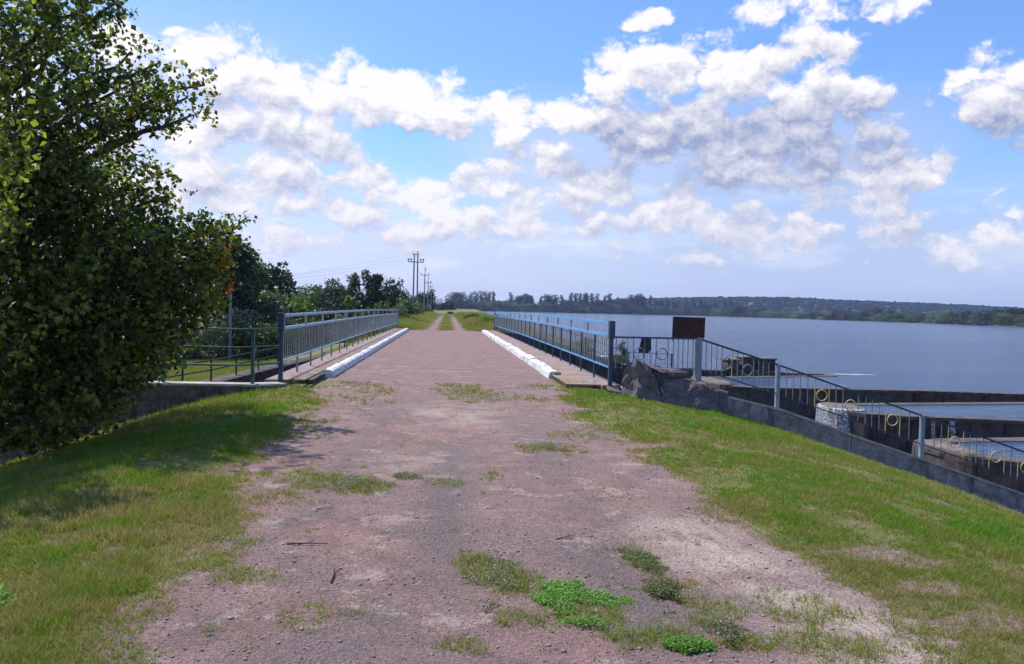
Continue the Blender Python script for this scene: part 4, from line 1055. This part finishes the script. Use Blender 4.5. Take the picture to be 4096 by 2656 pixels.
FFc = ifc[None]+(np.arange(n_)*len(iv))[:, None, None]
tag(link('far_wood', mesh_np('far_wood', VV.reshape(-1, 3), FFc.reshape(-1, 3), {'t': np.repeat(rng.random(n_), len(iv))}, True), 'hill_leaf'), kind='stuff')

# ------------------------------------------------------------------ grass
def blades(name, P_, h, w, t, lean=.5, kind='stuff', seed=1, per=6, spread=.02):
    rng = np.random.default_rng(seed); n = len(P_)
    P2 = np.repeat(P_, per, 0); h2 = np.repeat(h, per)*rng.uniform(.55, 1.25, n*per); w2 = np.repeat(w, per)
    P2 = P2+np.concatenate([rng.normal(size=(n*per, 2))*np.repeat(spread, per)[:, None] if hasattr(spread, '__len__') else rng.normal(size=(n*per, 2))*spread, np.zeros((n*per, 1))], 1)
    a = rng.random(n*per)*2*pi; d = np.stack([np.cos(a), np.sin(a), np.zeros_like(a)], 1)
    a2 = rng.random(n*per)*2*pi; l = np.stack([np.cos(a2), np.sin(a2), np.zeros_like(a2)], 1)*(rng.random(n*per)*lean*h2*1.6)[:, None]
    up_ = np.array([0, 0, 1.])
    v0 = P2-d*w2[:, None]*.5-up_*.004; v1 = P2+d*w2[:, None]*.5-up_*.004; v2 = P2+l+up_*h2[:, None]
    V_ = np.stack([v0, v1, v2], 1).reshape(-1, 3); f = np.arange(n*per*3).reshape(-1, 3)
    tt_ = np.clip(np.repeat(t, per)+rng.normal(size=n*per)*.2, 0, 1)
    o = link(name, mesh_np(name, V_, f, {'t': np.repeat(tt_, 3)}), 'blade')
    if kind: o['kind'] = kind
    return o
rng = np.random.default_rng(5)
def scatter(n, x0, x1, y0, y1, maskf, ydist='inv'):
    u = rng.random(n); y = 1/(1/y0+(1/y1-1/y0)*u) if ydist == 'inv' else y0+(y1-y0)*u
    x = x0+(x1-x0)*rng.random(n); m = maskf(x, y); k = rng.random(n) < m
    return x[k], y[k], m[k]
def fr_ok(x, y): return (x < .80*y+.8) & (x > -.66*y-1.0)
def turf(n, x0, x1, y0, y1, seed, name):
    x, y, m = scatter(n, x0, x1, y0, y1, lambda a, b: grassmask(a, b)*(1-.6*sstep(.55, .72, fbm(a, b, 1.1, 5)))*fr_ok(a, b)*(~basin(a, b))*(~((b > 16.0) & (np.abs(a) > 2.3) & (np.abs(a) < 3.7)))*(~((b > 15.9)&(a > 3.2)))*(~((b > 14.55)&(a < -3.0))))
    z = Hf(x, y); dist = np.hypot(x, y)
    tone = .56+(fbm(x, y, .55, 3)-.5)*1.3+(fbm(x, y, 4, 4)-.5)*1.2
    tone = np.where(m < .8, tone-.25, tone)
    h = (.016+.055*fbm(x, y, 2.4, 4))*(.7+.5*(m > .9))*np.where(x < -1, 1.05, .66)
    w = .0055*np.clip(dist/4.5, .9, 4)
    return blades(name, np.stack([x, y, z], 1), h*np.clip(dist/9, 1, 1.5), w, tone, .9, seed=seed, spread=.012*np.clip(dist/4, .8, 3))
turf(125000, -11, 0, 3.0, 15.0, 1, 'grass')
turf(150000, 1.0, 13, 3.0, 16.3, 2, 'grass')
# sparse tufts on the bare strip
x, y, m = scatter(90000, -2.2, 2.5, 3.0, 17.0, lambda a, b: patchmask(a, b)*.8)
blades('dry_grass', np.stack([x, y, Hf(x, y)], 1), .02+.04*rng.random(len(x))**2, np.full(len(x), .005)*np.clip(y/5, 1, 3), .15+.7*rng.random(len(x)), 1.2, seed=3, per=5, spread=.015)
# thin scatter everywhere on the strip
x, y, m = scatter(9000, -2.2, 2.5, 3.0, 15.0, lambda a, b: .35*sstep(.50, .62, fbm(a, b, 1.4, 4)))
blades('dry_grass', np.stack([x, y, Hf(x, y)], 1), .010+.02*rng.random(len(x)), np.full(len(x), .005)*np.clip(y/5, 1, 3), .1+.35*rng.random(len(x)), 1.4, seed=8, per=4, spread=.014)
x, y, m = scatter(60000, -2.9, 3.6, 3.0, 15.5, lambda a, b: 4*grassmask(a, b)*(1-grassmask(a, b))*sstep(.3, .6, fbm(a, b, 3.5, 3)))
blades('dry_grass', np.stack([x, y, Hf(x, y)], 1), .015+.028*rng.random(len(x)), np.full(len(x), .005)*np.clip(y/5, 1, 3), .1+.5*rng.random(len(x)), 1.3, seed=12, per=5, spread=.014)
for nm, x0, x1, n_t in (('tall_grass', -7, -1.6, 5200), ('tall_grass', 2.2, 11, 2600)):
    x, y, m = scatter(n_t, x0, x1, 3.2, 15.0, lambda a, b: grassmask(a, b)*(~basin(a, b))*sstep(.45, .65, fbm(a, b, 2.0, 3)))
    blades(nm, np.stack([x, y, Hf(x, y)], 1), .045+.07*rng.random(len(x))**2, np.full(len(x), .0055)*np.clip(y/5, 1, 3), rng.random(len(x)), .8, seed=14, per=5, spread=.014)
# verge growth beyond the bridge
x, y, m = scatter(42000, -6.5, 9, 54.0, 190, lambda a, b: grassmask(a, b)*(Hf(a, b) > -1.9))
hh = .10+.60*sstep(1.6, 3.4, np.abs(x))*(.2+1.3*fbm(x, y, .6, 4)**1.5); hh = np.where(np.abs(x) < 1.8, .03, hh)
blades('verge_grass', np.stack([x, y, Hf(x, y)], 1), hh, .045*np.clip(y/60, .9, 3), .34+(fbm(x, y, .25, 4)-.45)*1.5, .6, seed=4, per=5, spread=.10*np.ones(len(x)))
# grass on the low bank left of the outlet
x, y, m = scatter(30000, -34, -10.5, 30, 62, lambda a, b: (~basin(a, b))*1.0, 'lin')
blades('bank_grass', np.stack([x, y, Hf(x, y)], 1), .12+.12*rng.random(len(x)), np.full(len(x), .035), .5+(fbm(x, y, .3, 3)-.4)*.8, .6, seed=6, per=5, spread=.10*np.ones(len(x)))
# tall weeds along the edges of walls, rocks and kerbs
pts = []
for (xa, ya, xb, yb, n_) in ((3.4, 15.3, 6.4, 15.35, 110), (6.3, 16.1, 11, 16.25, 220), (-3.2, 14.6, -6, 14.5, 120), (2.5, 16.6, 3.3, 15.6, 60), (-2.6, 16.8, -3.1, 15.3, 50), (-2.9, 52.9, -2.4, 53.6, 40), (3.3, 52.9, 2.4, 53.6, 60)):
    for k in range(n_):
        t_ = rng.random(); pts.append((xa+(xb-xa)*t_+rng.normal()*.06, ya+(yb-ya)*t_+rng.normal()*.08))
pts = np.array(pts); blades('edge_grass', np.stack([pts[:, 0], pts[:, 1], Hf(pts[:, 0], np.minimum(pts[:, 1], np.where(pts[:, 1] < 30, 16.2, 99)))], 1), .07+.07*rng.random(len(pts)), np.full(len(pts), .012), .45+.5*rng.random(len(pts)), .6, seed=9, per=6, spread=.02)

# bright green leafy clumps on the bare strip
def clump(label, cx_, cy_, rx, ry, n, mat='leaf_clover', h=.032, size=.0115, ang=0):
    q = rng.uniform(-1.5, 1.5, size=(n*4, 2)); nz = fbm(q[:, 0]*rx+cx_*7, q[:, 1]*ry+cy_*5, 9, 4)
    v_ = np.exp(-(q**2).sum(1)*.9)+(nz-.5)*2.1; q = q[rng.random(n*4) < sstep(.30, .85, v_)]; n = len(q)
    x = cx_+(q[:, 0]*cos(ang)-q[:, 1]*sin(ang)*ry/rx)*rx; y = cy_+(q[:, 0]*sin(ang)*rx/ry+q[:, 1]*cos(ang))*ry
    z = Hf(x, y)+h*(1-np.linalg.norm(q, axis=1)**2*.6).clip(.12)*(.3+.8*rng.random(n))
    V_, F_, A_ = leaves(np.stack([x, y, z], 1), size, rng, 1.0, False, np.clip(rng.random(n)*.7+(z-Hf(x, y))*6, 0, 1))
    o = link('weed_clump', mesh_np('weed_clump', V_-np.array([cx_, cy_, 0]), F_, A_), mat); o.location = (cx_, cy_, 0)
    return tag(o, label, 'weed', 'low weeds growing on the bare road')
clump('largest bright green clover clump in the middle foreground of the bare road', .70, 4.28, .27, .26, 6500, ang=-.5)
clump('bright green clump at the bottom edge of the picture', 1.16, 3.60, .13, .10, 2200)
clump('dull green clump right of the largest clover clump', 1.24, 4.30, .11, .20, 2200, 'leaf_weed', .05)
clump('thin trailing weed just above the dull green clump', 1.26, 4.80, .09, .26, 900, 'leaf_weed', .06)
clump('dry olive weed left of the largest clover clump', .32, 4.55, .13, .36, 1500, 'leaf_weed', .05)
clump('small straggling weed below the largest clover clump', .72, 3.84, .16, .08, 800, 'leaf_clover', .04)
clump('dark olive tuft in the road left of centre', -.32, 7.2, .13, .12, 500, 'leaf_weed', .05)
clump('olive weeds at the right edge of the bare road by the grass', 1.2, 8.95, .22, .22, 1000, 'leaf_weed', .06)
clump('straggling weed at the bottom right of the clover clumps', 1.38, 3.72, .10, .12, 600, 'leaf_weed', .07)
clump('brown-green weeds on the left half of the road', -.75, 6.9, .28, .26, 1300, 'leaf_weed', .06)
clump('broad-leaved weed at the left edge of the picture', -2.40, 4.2, .30, .22, 900, 'leaf_clover', .05, .03)

# pebbles and twigs
n_ = 9000
u = rng.random(n_); py_ = 1/(1/3.1+(1/12-1/3.1)*u); px_ = -2.0+4.5*rng.random(n_)
keep = (grassmask(px_, py_) < .4) & (rng.random(n_) < .25+sstep(.45, .65, fbm(px_, py_, 1.3, 3))); px_, py_ = px_[keep], py_[keep]; n_ = len(px_)
oc = np.array([(1,0,0),(0,1,0),(-1,0,0),(0,-1,0),(0,0,1),(0,0,-1)], float); of = np.array([(0,1,4),(1,2,4),(2,3,4),(3,0,4),(1,0,5),(2,1,5),(3,2,5),(0,3,5)])
s_ = rng.gamma(2.0, .0020, n_).clip(.0025, .016); jit = 1+.35*rng.normal(size=(n_, 6)).clip(-1.5, 1.5)
VV = oc[None]*jit[..., None]*s_[:, None, None]*np.array([1, 1, .6])
a = rng.random(n_)*6.28; R_ = np.stack([np.cos(a), -np.sin(a), np.sin(a), np.cos(a)], 1).reshape(-1, 2, 2)
VV[..., :2] = np.einsum('nij,nkj->nki', R_, VV[..., :2]); VV += np.stack([px_, py_, Hf(px_, py_)+s_*.25], 1)[:, None]
tag(link('gravel', mesh_np('gravel', VV.reshape(-1, 3), (of[None]+(np.arange(n_)*6)[:, None, None]).reshape(-1, 3)), 'pebble'), kind='stuff')
def twig(label, p, q, r, mat='twig', fork=True):
    p = Vector((p[0], p[1], float(Hf(p[0], p[1]))+r)); q = Vector((q[0], q[1], float(Hf(q[0], q[1]))+r*1.5)); m_ = p.lerp(q, .5)+Vector((.01, -.012, r*1.2))
    mb = MB(); mb.tube([p, m_, q], [r, r*.8, r*.4], 6)
    if fork: mb.tube([m_, m_+Vector((.03, .05, .01))], [r*.6, r*.3], 5)
    tag(mb.build('twig', mat, smooth=True), label, 'twig', 'twigs lying on the bare road')
twig('dark forked twig lying on the gravel left of centre', (-.60, 4.46), (-.62, 4.72), .006)
twig('pale straw stick among the brown-green weeds', (-.93, 6.05), (-.80, 6.12), .008, 'straw', False)
twig('short dark twig lying crossways on the left gravel', (-.98, 5.18), (-.72, 5.17), .006)
twig('thin dark twig right of centre above the clover', (.78, 5.35), (.93, 5.45), .005)

# ------------------------------------------------------------------ air
hz_ = MB().box((-1900, -70, -8), (3350, 3400, 90)).build('haze', 'foam')
def m_haze(b, out):
    p = b.new('ShaderNodeVolumePrincipled'); p.inputs['Color'].default_value = rgb(.50, .62, 1.0); p.inputs['Density'].default_value = .00012
    p.inputs['Anisotropy'].default_value = .2; b.l.new(p.outputs[0], out.inputs['Volume'])
material('haze', m_haze); hz_.data.materials.clear(); hz_.data.materials.append(MATS['haze']); hz_['kind'] = 'stuff'
